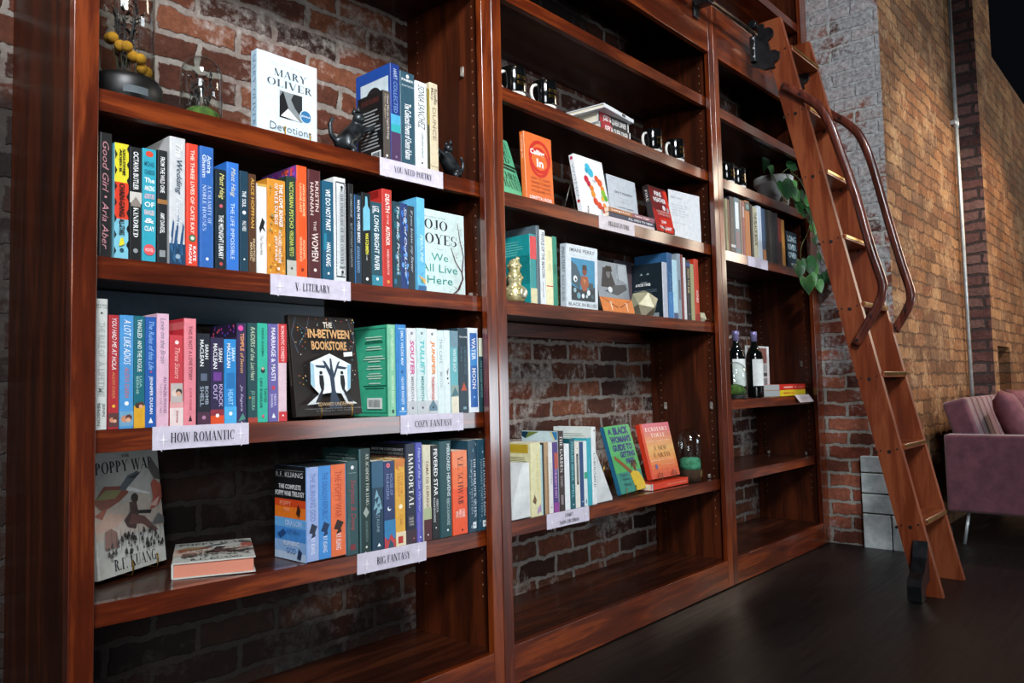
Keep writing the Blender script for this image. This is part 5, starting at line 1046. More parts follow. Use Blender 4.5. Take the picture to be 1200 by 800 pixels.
def stack_art(t1, t2, c2):
    def g(S, Fr, Bk):
        S.rect(0, 0, 1, .5, c2); S.text(t1, .25, .56, .75, .95, '#f6e6da', 'd', bold=.02); S.text(t2, .25, .12, .75, .44, '#f6e6da', 'd', bold=.02)
    return g
xa, xb = onY(714, 255, YS+.008).x, onY(767, 265, YS+.008).x; zz = zs('T2', xa)+.001
tt = [(.0115, '#d8c8cc', 'white-pink thin book at the bottom of the horizontal pile behind the display shelf sign', None), (.016, '#23304a', 'navy book with white lettering in the middle of the horizontal pile', sp(('ALL OPEN TO VIEW', .05, .6, W, .25, .75))), (.0175, '#a4663a', 'tan and plum book on top of the horizontal pile, below the pale grey cover', stack_art('Loving Home', 'Lynne Segal', '#8a5266'))]
for th, cl, lab, art in tt:
    flat((xb, YS+.008, zz+th/2), (0, 0, 1), (0, 1, 0), (-1, 0, 0), th, xb-xa, .062 if th else .1, 'p', cl, lab, art, GD); zz += th+.0005
def fire(S, Fr, Bk):
    S.rect(0, 0, 1, 1, '#1c1214'); S.text('FIRE', .3, .65, .7, .9, '#cfc4c0', 'd'); Fr.poly([(0, .5), (0, 1), (.7, 1), (.8, .6), (.4, .45)], '#6a1418'); Fr.poly([(.82, 1), (1, 1), (1, .3), (.9, .4)], '#d8321c'); Fr.poly([(.3, .3), (1, .34), (1, 0), (.2, 0)], '#cf2a16'); Fr.rect(0, .96, 1, 1, '#3a1014')
    Fr.text('FIRE', .28, .8, .66, .9, W, 'h', bold=.03); Fr.text('WEATHER', .14, .66, .84, .76, W, 'h', bold=.03); Fr.disc(.66, .55, .011, '#cfd2d2'); Fr.disc(.86, .52, .0095, '#9aa0a6'); Fr.text('A TRUE STORY FROM', .2, .43, .9, .47, '#f0d8d0'); Fr.text('A HOTTER WORLD', .24, .37, .9, .41, '#f0d8d0'); Fr.text('JOHN', .34, .17, .62, .25, W, 'h', bold=.03); Fr.text('VAILLANT', .2, .05, .86, .13, W, 'h', bold=.03)
f = faceout('T2', (770, 270), (791, 275), (758.5, 217.5), .026, 'p', '#a81f1c', 'black and red display cover with bold white title beside the tall white card', fire, GD, yb=YS+.02, lift=.0065, spine='#1c1214')
easel(f, 'wire stand holding the black and red display cover', IRON, (.3, .85))
def card(S, Fr, Bk):
    g = '#8a8e94'
    Fr.text('PRESENT', .05, .84, .42, .87, g, 'h', 'd')
    for k in range(5): Fr.text(('we read to see', 'what is happening', 'and to feel less', 'alone and to do', 'something now')[k], .08, .7-.055*k, .58-.04*(k % 3), .725-.055*k, '#a0a4aa', shear=.3)
    Fr.text('with love', .1, .33, .5, .36, '#b0b4b8', shear=.3)
xa_, xb_ = onY(785, 250, YS+.03), onY(822, 284, YS+.03)
pl = faceout('T2', (786, 275), (822, 286), (783.5, 221.5), .004, 'p', '#dcdee0', 'tall plain white card with faint grey lines at the right end of the display shelf', card, None, yb=YS+.045, y2=YS+.02, lift=.001, name='card', cat='card')
# ------------------------------------------------------------------ bay two: middle shelf
GB = 'books on the middle bay shelf'
def tealback(S, Fr, Bk):
    Bk.lines(.14, .72, .82, .94, 6, '#6ab8b0', 2, .3); rr = random.Random(4)
    for k in range(14): Bk.rect(0, .3+.03*k, 1, .3+.03*k+.008, '#0f7478')
    Bk.rect(.1, .02, .62, .34, '#b9bdb6'); Bk.text('JADED', .3, .29, .62, .33, '#22282a', 'h', bold=.03); S.rect(0, .64, 1, .97, '#c8434a'); S.rect(0, 0, 1, .22, '#cfc8a0'); S.rect(.05, .22, .4, .64, '#2f8a86')
upright('T3', YS+.012, [
 (621.5, 628.8, 274.5, 'h', '#1a8a8c', 'teal hardback with its back cover showing behind the gold figure', tealback, dict(d=.15)),
 (629.3, 633, 264.3, 'h', '#4f6068', 'tall thin grey-blue book rising behind the teal hardback', None, dict(d=.17)),
 (633.5, 639.5, 269.5, 'p', '#d2d8dc', 'white paperback with large dark capitals, right of the thin grey-blue book', sp(('PEOPLE OF THE BEACON', .36, .97, '#3a3e42', .25, .8), ('r', .1, .3, '#9a9ea2', .35, .5))),
 (640, 648, 277.3, 'p', '#ddd8b0', 'pale cream-yellow spine with one red line, left of the green spine', sp(('r', .27, .285, '#b83a2e'), ('WHY WE', .5, .8, '#c8c29a'))),
 (648.4, 653.2, 277.3, 'p', '#14806a', 'slim emerald-green spine ending the left group on the middle shelf', sp(('r', .45, .6, '#0f6a56', .2, .8),))],
 GB, .13)
def perry(S, Fr, Bk):
    S.text('IMANI PERRY', .3, .55, .75, .95, '#3a4248', 'd'); S.text('BLACK IN BLUES', .3, .1, .7, .5, '#6a7278', 'd')
    Fr.text('IMANI PERRY', .1, .885, .9, .945, '#4a5258', 'h', bold=.01); Fr.text('New York Times bestselling author', .2, .82, .84, .835, '#9aa2a8'); Fr.text('BLACK IN BLUES', .06, .03, .96, .085, '#4a5258', 'h', bold=.01)
    Fr.rect(.14, .12, .9, .79, '#2f86ac'); Fr.poly([(.14, .4), (.14, .74), (.3, .68), (.45, .5), (.4, .3)], '#35505e'); Fr.poly([(.14, .12), (.14, .36), (.4, .3), (.6, .3), (.9, .36), (.9, .12)], '#22303a'); Fr.poly([(.6, .36), (.68, .42), (.84, .42), (.84, .3)], '#3a4a52')
    Fr.disc(.56, .6, .0125, '#7a3a26', 18, 1.2); Fr.poly([(.48, .62), (.5, .7), (.62, .7), (.64, .62)], '#3a2a26'); Fr.poly([(.46, .52), (.66, .52), (.7, .4), (.6, .28), (.5, .28), (.42, .4)], '#9a5234'); Fr.poly([(.5, .48), (.6, .46), (.56, .38)], '#c07a4a')
    for u, v, r, c in ((.26, .46, .011, '#dfe6e8'), (.27, .45, .005, '#26343c'), (.68, .26, .010, '#d8dfe2'), (.36, .2, .011, '#6a9aac'), (.5, .2, .008, '#e4eaec'), (.24, .28, .008, '#8fb0bc'), (.8, .2, .008, '#3f5a66'), (.62, .2, .006, '#bfd0d6')): Fr.disc(u, v, r, c, 9)
faceout('T3', (664.3, 357), (700.8, 363), (664, 284.5), .028, 'h', '#cfd8de', 'white face-out cover with a framed blue figure painting on the middle shelf', perry, GB, yb=YS+.012, lift=.001, spine='#b9c2c9')
def baldwin(S, Fr, Bk):
    Fr.rect(0, .3, 1, 1, '#8a9298'); Fr.poly([(.1, .5), (.2, .88), (.42, .9), (.52, .66), (.6, .5)], '#2a2c30'); Fr.disc(.36, .77, .013, '#6a6a6c', 16, 1.3); Fr.poly([(.26, .8), (.3, .92), (.48, .92), (.5, .82)], '#141518'); Fr.poly([(.2, .42), (.5, .55), (.9, .6), (.94, .5), (.6, .36)], '#474b50'); Fr.disc(.38, .46, .014, '#d4d8da', 12, .8); Fr.poly([(.62, .7), (.72, .98), (.96, .98), (.98, .62)], '#a4adb2'); Fr.rect(.66, .96, .68, .6, '#6a7278')
    Fr.rect(0, 0, 1, .3, '#101112'); Fr.text('JAMES BALDWIN', .12, .17, .96, .24, '#d8cfb0', 'h', 'd'); Fr.text('collected essays', .3, .1, .8, .13, '#7a766a')
f = faceout('T3', (703.5, 352), (739.5, 358), (697.5, 304.5), .012, 'p', '#16171a', 'black face-out cover with a grey portrait photograph above the orange folder', baldwin, GB, yb=YS+.07, lift=.004)
def plum(S, Fr, Bk): Fr.rect(0, .2, 1, .8, '#5a4a50')
faceout('T3', (721, 352), (741, 356), (720, 304), .02, 'h', '#3a3038', 'dim plum-grey book standing behind the grey portrait cover', plum, GB, yb=YS+.15, lift=.001)
def orange_f(S, Fr, Bk):
    Fr.poly([(0, 1), (.45, .3), (.5, .34), (.03, 1)], '#7a3a1e'); Fr.poly([(1, 1), (.56, .3), (.52, .34), (.97, 1)], '#8a4422'); Fr.text('T', .24, .12, .32, .7, '#f2e2cc', 'h', 'd'); Fr.text('T', .74, .12, .82, .7, '#f2e2cc', 'h', 'd')
faceout('T3', (708, 368), (744.5, 372), (703.5, 347.5), .004, 'p', '#d07a3e', 'low orange folder propped below the grey portrait cover', orange_f, None, yb=YS+.012, lift=.001, name='folder', cat='folder')
def navyback(S, Fr, Bk):
    Bk.text('BASED ON', .32, .66, .52, .68, '#c0c8cc'); Bk.text('A ROSE TIMES', .16, .6, .62, .65, W, 'h', bold=.03); Bk.lines(.1, .42, .82, .55, 4, '#5a6a74', 2, .35); Bk.text('chapters', .4, .36, .62, .38, W); Bk.lines(.3, .2, .84, .32, 4, '#4a5a64', 4, .35); Bk.poly([(.3, .8), (.36, .84), (.4, .8)], '#8a9aa4'); Bk.poly([(.5, .8), (.56, .84), (.6, .8)], '#8a9aa4'); Bk.rect(.6, .03, .86, .1, '#8a949a')
upright('T3', YS+.012, [
 (777.3, 782.6, 307.5, 'h', '#b9bcc8', 'lilac-white spine beside the navy back cover on the middle shelf', navyback, dict(d=.148, back='#16242c')),
 (783, 788.5, 296.5, 'h', '#2d5a86', 'tall denim-blue spine behind the faceted ornament group', sp(('r', 0, .4, '#3f7fb8'), ('i', 'HORSE', .2, .7, '#6a9ac4', .3, .7)), dict(d=.15)),
 (788.9, 794, 304.8, 'p', '#b4d8e4', 'pale ice-blue spine with a small pink figure at its foot', sp(('o', .6, .12, .0028, '#d88a9a'), ('r', 0, .1, '#4a5a7a'))),
 (794.4, 798.6, 297.5, 'h', '#8a98a4', 'slim grey-blue spine left of the brown-red one', sp(('r', .3, .6, '#5f6c78', .2, .7),)),
 (799, 801.3, 298.5, 'p', '#7a3a34', 'very slim brown-red spine on the middle shelf', None),
 (801.6, 804.3, 302, 'p', '#d8d4d8', 'very slim white spine left of the black patterned one', None),
 (804.8, 809.6, 305, 'p', '#1d1f24', 'black spine with cream lettering left of the olive one', sp(('NOT TO DIE', .45, .85, '#c8b88a'), ('o', .5, .1, .002, W), ('r', .9, .95, '#2a4a8a'))),
 (810, 813.8, 309.5, 'p', '#9a9a70', 'thin olive-khaki spine left of the red one', None),
 (814.5, 819.5, 304, 'h', '#b8341f', 'red-orange spine at the right end of the middle shelf', sp(('AGNES', .3, .5, '#f0e0dc'), ('r', 0, .12, '#8a2416')))],
 GB, .13)
# ------------------------------------------------------------------ bay two: low shelf
GN = 'books on the lowest filled middle shelf'
Y4 = YS+.006
def cream(S, Fr, Bk): Bk.rect(.12, .86, .9, .98, '#b89a2a'); Bk.lines(.1, .7, .9, .82, 5, '#6f6a4a', 3, .3); S.text('ALL ABOUT LOVE', .55, .35, .75, .85, '#c8b25a', 'd'); S.poly([(.1, .2), (.3, .3), (.5, .22), (.4, .16)], '#6a4a2a'); S.poly([(.5, .02), (.95, .06), (.9, .16), (.6, .1)], '#a88ab0')
def creative(S, Fr, Bk): Bk.rect(0, 0, 1, 1, '#bcd0d4'); Bk.poly([(0, .93), (0, .99), (.2, .99), (.1, .9)], '#14344a'); Bk.poly([(.2, .99), (.5, .99), (.1, .9)], '#6a7a3a'); Bk.poly([(.82, .99), (.99, .99), (.99, .9), (.92, .88)], '#2f78a8'); Bk.poly([(.78, .99), (.84, .99), (.94, .88), (.9, .88)], '#d0c890'); S.text('THE GARDEN', .3, .48, .75, .94, '#e8e4e0', 'd', 'd'); S.text('WITHIN', .3, .3, .68, .44, '#b8b0ac', 'd', 'd'); S.rect(.3, .08, .7, .2, '#8a7f80')
def unb(S, Fr, Bk): Bk.rect(0, 0, 1, 1, '#d4dcd8'); Bk.lines(.1, .82, .9, .93, 4, '#8a9490', 3, .35); Bk.rect(.3, .78, .9, .8, '#d89a7a'); S.disc(.6, .95, .003, '#7a2a34'); S.text('UNBOUNDED', .3, .22, .7, .66, '#4a5056', 'd', 'd')
upright('T4', Y4, [
 (622.5, 634, 518.5, 'p', '#d5d0a4', 'pale yellow paperback with a mustard patch, left end of the low shelf row', cream, dict(d=.10)),
 (634.4, 636.2, 521, 'p', '#a9c4c8', 'sliver-thin pale blue spine next to the pale yellow paperback', None),
 (636.6, 638.2, 519, 'p', '#17262c', 'sliver-thin black spine left of the tan one', None),
 (638.6, 643.2, 518, 'p', '#a98a66', 'tan-brown slim spine on the low middle shelf', sp(('r', 0, .8, '#8f6f4c', .5, .8),)),
 (643.6, 648, 518, 'p', '#d9d8d4', 'slim off-white spine left of the purple and orange one', sp(('o', .5, .08, .0022, '#2a2c34'), ('LIGHTER', .4, .7, '#a9a8a4'))),
 (648.3, 654.3, 517.8, 'p', '#4a3478', 'purple spine with pink and orange flames on the low middle shelf', sp(('r', .62, .85, '#b0503f', .3, 1), ('THE BODY IS NOT', .2, .62, '#d8a0d0'), ('r', 0, .14, '#8a3a8a'))),
 (654.6, 661.4, 504.8, 'h', '#33211f', 'tall dark brown hardback with cream serif title on the low middle shelf', creative, dict(d=.15)),
 (662, 667.8, 519.8, 'p', '#dfe3e4', 'plain white spine right of the tall dark brown hardback', None, dict(back='#101c22')),
 (668.2, 674, 513.5, 'p', '#0f5560', 'deep teal spine with pale lettering down its length', sp(('FEARLESS GENIUS', .4, .95, '#7ab8bc'), ('SPELL', .15, .35, '#7ab8bc'), ('o', .5, .06, .0022, W))),
 (674.3, 679.6, 517.6, 'p', '#dcd8cc', 'cream spine with a black lettering panel', sp(('r', .35, .82, '#3a3a3a', .28, .72), ('o', .5, .9, .0016, K_), ('UNDOING', .4, .78, '#b8b4a8', .4, .6))),
 (680, 684.2, 517.5, 'p', '#1d3f70', 'navy-blue slim spine left of the white and green one', sp(('o', .5, .08, .002, W),)),
 (684.5, 688.3, 516.5, 'p', '#d4e0e0', 'slim white spine with a green block in its middle', sp(('r', .42, .52, '#2f9a7a'), ('r', .04, .1, '#5a8a9a', .3, .7))),
 (688.6, 693.6, 513, 'p', '#2f9fae', 'bright cyan-teal spine left of the tall white book', sp(('r', .3, .7, '#5ab8c4', .35, .5),)),
 (694, 699.3, 499.8, 'h', '#dce0e0', 'tall white hardback with sideways black title, right end of the low shelf row', unb, dict(d=.16))],
 GN, .11)
def guide(S, Fr, Bk):
    S.rect(0, 0, 1, 1, '#1c5a7a'); Fr.rect(0, 0, 1, .3, '#2f8a7a'); Fr.rect(0, .3, 1, .56, '#4aa85a')
    p_ = '#2a3478'
    for t, u0, v0, u1, v1 in (('A', .1, .87, .24, .96), ('BLACK', .3, .86, .9, .975), ('WOMAN\'S', .12, .735, .92, .84), ('GUIDE TO', .12, .615, .9, .715), ('GETTING', .34, .51, .92, .6), ('FREE', .5, .405, .84, .49)): Fr.text(t, u0, v0, u1, v1, p_, 'h', bold=.05)
    Fr.poly([(.1, .5), (.2, .52), (.62, .3), (.56, .25)], '#8a4a26'); Fr.disc(.12, .52, .008, '#8a4a26'); Fr.disc(.76, .36, .0125, '#6a3420', 16, 1.5); Fr.poly([(.62, .33), (.66, .45), (.86, .45), (.9, .33), (.8, .42)], '#2a1a16'); Fr.poly([(.52, .26), (.66, .3), (.88, .26), (1, .1), (1, 0), (.6, 0)], '#d8b42a'); Fr.text('Tamara', .12, .24, .42, .29, '#1f4a5a'); Fr.text('Winfrey', .16, .17, .46, .22, '#1f4a5a'); Fr.text('Harris', .2, .1, .46, .15, '#1f4a5a')
f = faceout('T4', (728.5, 581), (757, 572.5), (707, 501.5), .016, 'p', '#52b06a', 'green tilted cover with blue hand-drawn capitals and a raised-arm figure', guide, GN, lift=.0065)
easel(f, 'brass wire stand behind the green tilted cover', None, (.12, .5))
def earth(S, Fr, Bk):
    S.rect(0, 0, 1, 1, '#c8341c')
    cs = ['#c84a2a', '#d2582e', '#d86a34', '#dc7f40', '#e09450', '#e0a05a', '#e0a864', '#de9a62', '#dc8c66', '#da7f6c', '#d87474', '#d46c78']
    for k, c in enumerate(cs): Fr.rect(0, k/12, 1, (k+1)/12, c)
    Fr.rect(0, 0, .07, 1, '#d8452a')
    Fr.text('ECKHART', .14, .85, .92, .925, '#f6e0d4', 'h', 'd'); Fr.text('TOLLE', .28, .74, .78, .81, '#f6e0d4', 'h', 'd'); Fr.rect(.1, .67, .9, .675, '#f2dcb8'); Fr.text('A NEW', .28, .5, .74, .58, '#8a5a2e', 'h', 'd'); Fr.text('EARTH', .24, .37, .8, .45, '#8a5a2e', 'h', 'd'); Fr.text('Awakening to your purpose', .1, .305, .9, .33, '#f6e6d4'); Fr.rect(.4, .23, .9, .234, '#f2dcb8'); Fr.disc(.24, .21, .0095, '#5f5a88'); Fr.poly([(.2, .02), (.3, .12), (.34, .02)], '#a83a22'); Fr.poly([(.66, .02), (.78, .13), (.9, .02)], '#a83a22')
zf = zs('T4', 2.5)
xa, xb = onZ(760, 576, zf), onZ(806, 564, zf)
yy = Y4+.02; xl, xr = onY(763, 573, yy).x, onY(806.5, 565, yy).x
flat((xr, yy, zs('T4', xl)+.001+.0125), (0, 0, 1), (0, 1, 0), (-1, 0, 0), .024, xr-xl-.002, .135, 'p', '#d03a1c', 'red-orange paperback lying flat under the sunset-coloured standing cover', sp(('A NEW EARTH', .3, .6, '#e88a6a', .35, .65), ('r', .05, .3, '#f0b8a0', .46, .54), ('r', .96, 1, '#b8bcc0')), GN)
f = faceout('T4', (764, 563), (797, 559.5), (749, 498.5), .02, 'p', '#d85a3a', 'sunset-coloured cover with cream capitals standing on the flat red-orange paperback', earth, GN, yb=yy+.022, z0=zs('T4', xl)+.0262, lift=.0065)
easel(dict(f, z=zs('T4', xl)+.0262), 'thin wire stand holding the sunset-coloured cover', mottled('copper_wire', '#8a4a34', '#b0664a', 30, .35, .8), (.3, .8))
# marble bookends
def bookend(px0, px1, pyt, flip, label):
    za = zs('T4', onY((px0+px1)/2, 590, Y4).x)+.0012; x0, x1 = onY(px0, 600, Y4).x, onY(px1, 595, Y4).x
    h = onY(px1 if not flip else px0, pyt, Y4).z-za; y0, y1 = Y4+.001, Y4+.062
    e = empty('bookend', Vector((x0, y0, za)), label, 'bookend', 'white marble bookends')
    w = x1-x0; q = [(0, .002), (w, .002), (w, h), (w*.62, h), (0, h*.25)] if not flip else [(0, .002), (w, .002), (w*.98, .012), (w*.06, h), (0, h)]
    p = PB(); p.prism(q[::-1], 'Y', 0, y1-y0, MARBLE); p.build('wedge', e, fix=True)
    p = PB(); p.box((-.001, -.001, 0), (w+.001, y1-y0+.001, .0022), paint('#15171a')); p.build('foot_pad', e)
bookend(600.5, 621.5, 541.5, False, 'white marble wedge bookend at the left end of the low middle shelf')
bookend(700.2, 718.3, 531, True, 'white marble wedge bookend sloping down right of the tall white hardback')
# ------------------------------------------------------------------ bay three
GS = 'books on the small plant-bay shelf'
def mini(a, b, t, c, lab, *ops, **k): return (a, b, t, k.pop('kind', 'p'), c, lab, sp(*ops) if ops else None, k)
upright('U3', YS+.01, [
 mini(851, 853.3, 233, '#8f8a6a', 'thin khaki spine at the left edge of the dim book row under the plant', ('r', .2, .8, '#5a5a44', .4, .7)),
 mini(853.6, 855.4, 234, '#6a3f2c', 'thin brown spine second from left under the plant', ),
 mini(855.8, 861, 231, '#26262e', 'dark plum-black spine with pale dots under the plant', ('o', .5, .6, .003, '#6a7078'), ('o', .5, .3, .003, '#8a5a5a'), ('r', .1, .15, '#b8bcc0')),
 mini(861.4, 867.4, 232.5, '#56707c', 'grey-blue spine with a white panel under the plant', ('r', .45, .92, '#d8e2e6', .1, .75), ('r', .1, .4, '#7a5a66', .1, .75), d=.14, kind='h'),
 mini(867.8, 870, 234.5, '#7a6a5c', 'thin grey-brown spine right of the white panelled one', ),
 mini(870.4, 873.2, 236, '#8a4a4c', 'rose-brown spine with red flecks under the plant', ('o', .5, .4, .002, '#c85a5a'), ('r', .7, .9, '#b8a8a0', .2, .8)),
 mini(873.6, 879.4, 236, '#b06a34', 'copper-orange spine with a dark picture at its top under the plant', ('r', .82, .98, '#22343a'), ('r', .86, .94, '#6a8a8c', .3, .8), kind='h'),
 mini(880.2, 882.8, 240, '#22221f', 'thin black spine right of the copper-orange one', ),
 mini(883, 888.3, 243, '#cfccb0', 'cream spine with big black lettering under the plant', ('THE BLACK BOOK', .25, .9, '#22241f', .2, .85)),
 mini(888.6, 893, 242, '#c8d4e2', 'tall pale blue-white spine in the middle of the dim row', kind='h'),
 mini(893.3, 897, 245, '#3a5474', 'steel-blue spine with an orange foot in the dim row', ('r', 0, .22, '#b87a4a')),
 mini(897.4, 901.2, 246, '#262624', 'charcoal spine with a pale blot in the dim row', ('o', .5, .25, .002, '#b8b08a')),
 mini(901.5, 905, 247, '#352f2c', 'sooty brown spine left of the pair before the maroon one', ('r', .2, .7, '#4a443e', .3, .6)),
 mini(905.3, 908.6, 249, '#1e1f20', 'near-black spine left of the mauve-marked one', ('r', .1, .8, '#3a3a38', .2, .4)),
 mini(908.9, 912.3, 250, '#2a2228', 'dark spine with a mauve mark at its foot', ('o', .5, .12, .002, '#9a8aa0')),
 mini(912.6, 916, 256, '#7a2c20', 'maroon-red spine left of the mustard one', ('r', 0, .5, '#3a2420')),
 mini(916.5, 920, 258, '#c88a3e', 'slim mustard-orange spine at the right of the dim row')],
 GS, .12)
def river(S, Fr, Bk):
    Fr.text('LONG', .1, .72, .9, .9, '#b9d2dc', 'h', bold=.04); Fr.text('RIVER', .1, .5, .9, .66, '#b9d2dc', 'h', bold=.04); Fr.text('OVER', .1, .28, .9, .44, '#b9d2dc', 'h', bold=.04); Fr.text('MOORE', .3, .06, .85, .14, '#c0c8c8')
faceout('U3', (924, 316), (936.5, 318), (920.5, 270), .022, 'h', '#14303e', 'dark teal face-out cover with pale blue block capitals beside the hanging vine', river, GS, yb=YS+.012, lift=.001)
upright('U3', YS+.05, [mini(937, 939.5, 270, '#a0a03a', 'thin yellow-green spine at the far right behind the hanging vine')], GS, .1)
# dark slab on the top shelf
x0, x1 = onY(846, 122, YS+.04).x, onY(868, 136, YS+.04).x
flat((x1, YS+.03, zs('U1', x1)+.0135), (0, 0, 1), (0, 1, 0), (-1, 0, 0), .022, x1-x0, .16, 'h', '#24282c', 'dark grey book lying alone on the top right shelf', None, GS)
# leaflet stand, flat books, wine
xL = onY(868, 467, YS+.13); 
def leaflet(S, Fr, Bk):
    Fr.rect(.06, .66, .9, .96, '#7a5048'); Fr.rect(.06, .5, .9, .63, '#9aa0a0'); Fr.rect(.06, .4, .9, .47, '#3a4246'); Fr.rect(.06, .2, .9, .36, '#7f878a'); Fr.rect(.1, .06, .9, .16, '#2f3336'); Fr.rect(.9, 0, 1, 1, '#dadddd')
faceout('U4', (876, 465), (902.5, 465), (874, 404.5), .006, 'p', '#b9bcbc', 'pale picture leaflet standing upright behind the wine bottles', leaflet, None, yb=YS+.15, lift=.001, name='leaflet', cat='leaflet')
yy = YS+.025; xa, xb = onY(914, 461, yy).x, onY(944, 461, yy).x; zz = zs('U4', xa)+.0012
for th, cl, lab, pg, art in ((.030, '#d2b81f', 'yellow book lying under the red one beside the wine bottles', '#bfc6c8', sp(('MEMOIR', .45, .85, '#c85a1f', .3, .7), ('o', .5, .9, .003, '#b8341f'))), (.028, '#c02418', 'red book lying on the yellow one beside the wine bottles', '#c9ccca', sp(('r', .5, .85, '#e8b8a8', .35, .6), ('o', .5, .4, .004, '#f0e0d8'), ('r', .1, .3, '#e08a78', .4, .55)))):
    flat((xb, yy, zz+th/2), (0, 0, 1), (0, 1, 0), (-1, 0, 0), th, xb-xa, .16, 'p', cl, lab, art, 'flat books by the wine', pages=pg, back=None); zz += th+.0006
WG = mottled('dark_bottle_glass', '#050807', '#0b1110', 20, .08, 0, 0, 3, .6); FOIL = mottled('lilac_foil', '#6a629a', '#a49cc8', 20, .35, .4); LABEL = paint('#dfe3e0', .6)
def bottle(px, y, label, facing):
    z = zs('U4', onY(px, 465, y).x)+.0006; x = onY(px, 430, y).x; h = .315; r = .0385
    e = empty('wine_bottle', Vector((x, y, z)), label, 'bottle', 'wine bottles on the plant bay shelf')
    p = PB(); p.lathe((0, 0, 0), [(.002, .006), (r*.9, 0), (r, .006), (r, .19), (r*.93, .212), (r*.62, .235), (.0155, .25), (.0145, .306), (.002, .306)], WG, 32); p.build('glass_body', e)
    p = PB(); p.lathe((0, 0, 0), [(.0152, .247), (.0152, .295), (.0164, .296), (.0164, h-.002), (.014, h), (.001, h)], FOIL, 24); p.build('foil_capsule', e)
    p = PB(); n = 18; a0 = facing-1.25; i = p.mi(LABEL); prev = None
    for k in range(n+1):
        a = a0+2.5*k/n; q = [p.bm.verts.new(((r+.0006)*math.cos(a), (r+.0006)*math.sin(a), zz_)) for zz_ in (.055, .182)]
        if prev: f_ = p.bm.faces.new((prev[0], q[0], q[1], prev[1])); f_.material_index = i; f_.smooth = True
        prev = q
    p.build('paper_label', e)
bottle(863.5, YS+.11, 'dark wine bottle with lilac foil half hidden by the post and glass dome', -math.pi*.62)
bottle(884.5, YS+.085, 'dark wine bottle with lilac foil and full white label, beside the flat books', -math.pi*.55)
# ------------------------------------------------------------------ glass domes
GLS = glass()
MOSS = mottled('moss', '#24401c', '#5f7f32', 60, .95, 0, .6)
TWIG = paint('#2c2a2c', .7); YEL = mottled('yellow_wool', '#a8741a', '#d89a26', 70, .95, 0, .4)
def dome_shell(p, r, h, th=.0016, seg=36):
    o = [(r, 0), (r, h-r)]+[(r*math.cos(a), h-r+r*math.sin(a)) for a in [math.pi/2*k/9 for k in range(1, 9)]]+[(.0008, h)]
    r2 = r-th; i_ = [(r2, 0), (r2, h-r)]+[(r2*math.cos(a), h-r+r2*math.sin(a)) for a in [math.pi/2*k/9 for k in range(1, 9)]]+[(.0008, h-th)]
    p.lathe((0, 0, 0), o+i_[::-1], GLS, seg)
    # close the rim
    return p
def sprigs(p, r, h, n, seed, m, leaf=True):
    rr = random.Random(seed)
    for k in range(n):
        a = rr.random()*6.28; q = r*.6*rr.random(); hh = h*(.45+.5*rr.random()); b = Vector((q*math.cos(a), q*math.sin(a), .004)); t = Vector((r*.75*math.cos(a+.4)*rr.random(), r*.75*math.sin(a+.4)*rr.random(), hh))
        mid = (b+t)/2+Vector(((rr.random()-.5)*r*.3, (rr.random()-.5)*r*.3, 0)); pts = smooth_path([b, mid, t], 4); p.tube(pts, .0009, m, 5)
        if leaf:
            for j in range(9):
                c = pts[min(len(pts)-1, 2+j*len(pts)//11)]; d = Vector((rr.random()-.5, rr.random()-.5, rr.random()*.6)).normalized(); s_ = d.cross(Vector((0, 0, 1))).normalized(); L_ = .012+.008*rr.random()
                e = c+d*L_
                if (e.x**2+e.y**2)**.5 < r*.88 and e.z < h*.95: p.face([c, c+d*L_*.5+s_*.003, e, c+d*L_*.5-s_*.003], m)
def dome(row, y, px, r, h, label, plinth=None, moss=True, group='glass domes'):
    x = onY(px, 100, y).x
    for _ in range(6):
        z = zs(row, x); lo, hi = 0, 800
        for _k in range(40):
            m_ = (lo+hi)/2
            if onY(px, m_, y).z > z+h/2: lo = m_
            else: hi = m_
        x = onY(px, lo, y).x
    e = empty('glass_dome', Vector((x, y, z+.0008)), label, 'glass dome', group); zb = 0
    if plinth:
        p = PB(); R_, H_ = plinth; p.lathe((0, 0, 0), [(R_*.9, 0), (R_, .006), (R_, H_-.012), (R_*.95, H_-.004), (R_*.9, H_), (.001, H_)], mottled('black_lacquered_wood', '#060606', '#101010', 20, .42), 40)
        p.build('plinth', e); zb = H_+.0005
    p = dome_shell(PB(), r, h-zb); g = p.build('glass_cover', e); g.location.z = zb
    return e, zb, x, z
# big dome on a black plinth with a paper tag
e, zb, bx, bz = dome('S1', YS+.084, 147, .056, .33, 'large glass dome of yellow ball flowers on a black plinth beside the left post', (.071, .056))
p = PB(); q = PB(); rr = random.Random(5)
sprigs(p, .052, .24, 16, 3, TWIG); p.build('dried_stems', e).location.z = zb
p = PB()
for k in range(8):
    a = -2.9+.34*k; rad = .034+.006*(k % 2); c = Vector((rad*math.cos(a), rad*math.sin(a), .078-.0085*k+.006*(k % 2)))
    p.ball(c, .0115, YEL, 12); p.tube([c, Vector((c.x*.3, c.y*.3, .002))], .0009, paint('#4a4a2a', .8), 5)
p.build('ball_flowers', e).location.z = zb
p = PB(); a0 = -2.0
P_ = lambda a, z: (.0722*math.cos(a), .0722*math.sin(a), z)
for k in range(6): p.face([P_(a0+.11*k, .012), P_(a0+.11*(k+1), .012), P_(a0+.11*(k+1), .027), P_(a0+.11*k, .027)], paint('#4d555a', .7))
p.build('paper_tag', e)
e, zb, x_, z_ = dome('S1', YS+.085, 236, .044, .158, 'small glass dome with dark twigs over green moss, between black plinth and white book')
p = PB(); p.lathe((0, 0, 0), [(.040, .0005), (.041, .012), (.037, .030), (.024, .040), (.001, .044)], MOSS, 24); p.build('moss', e)
p = PB(); sprigs(p, .036, .14, 15, 8, TWIG); p.build('dried_stems', e)
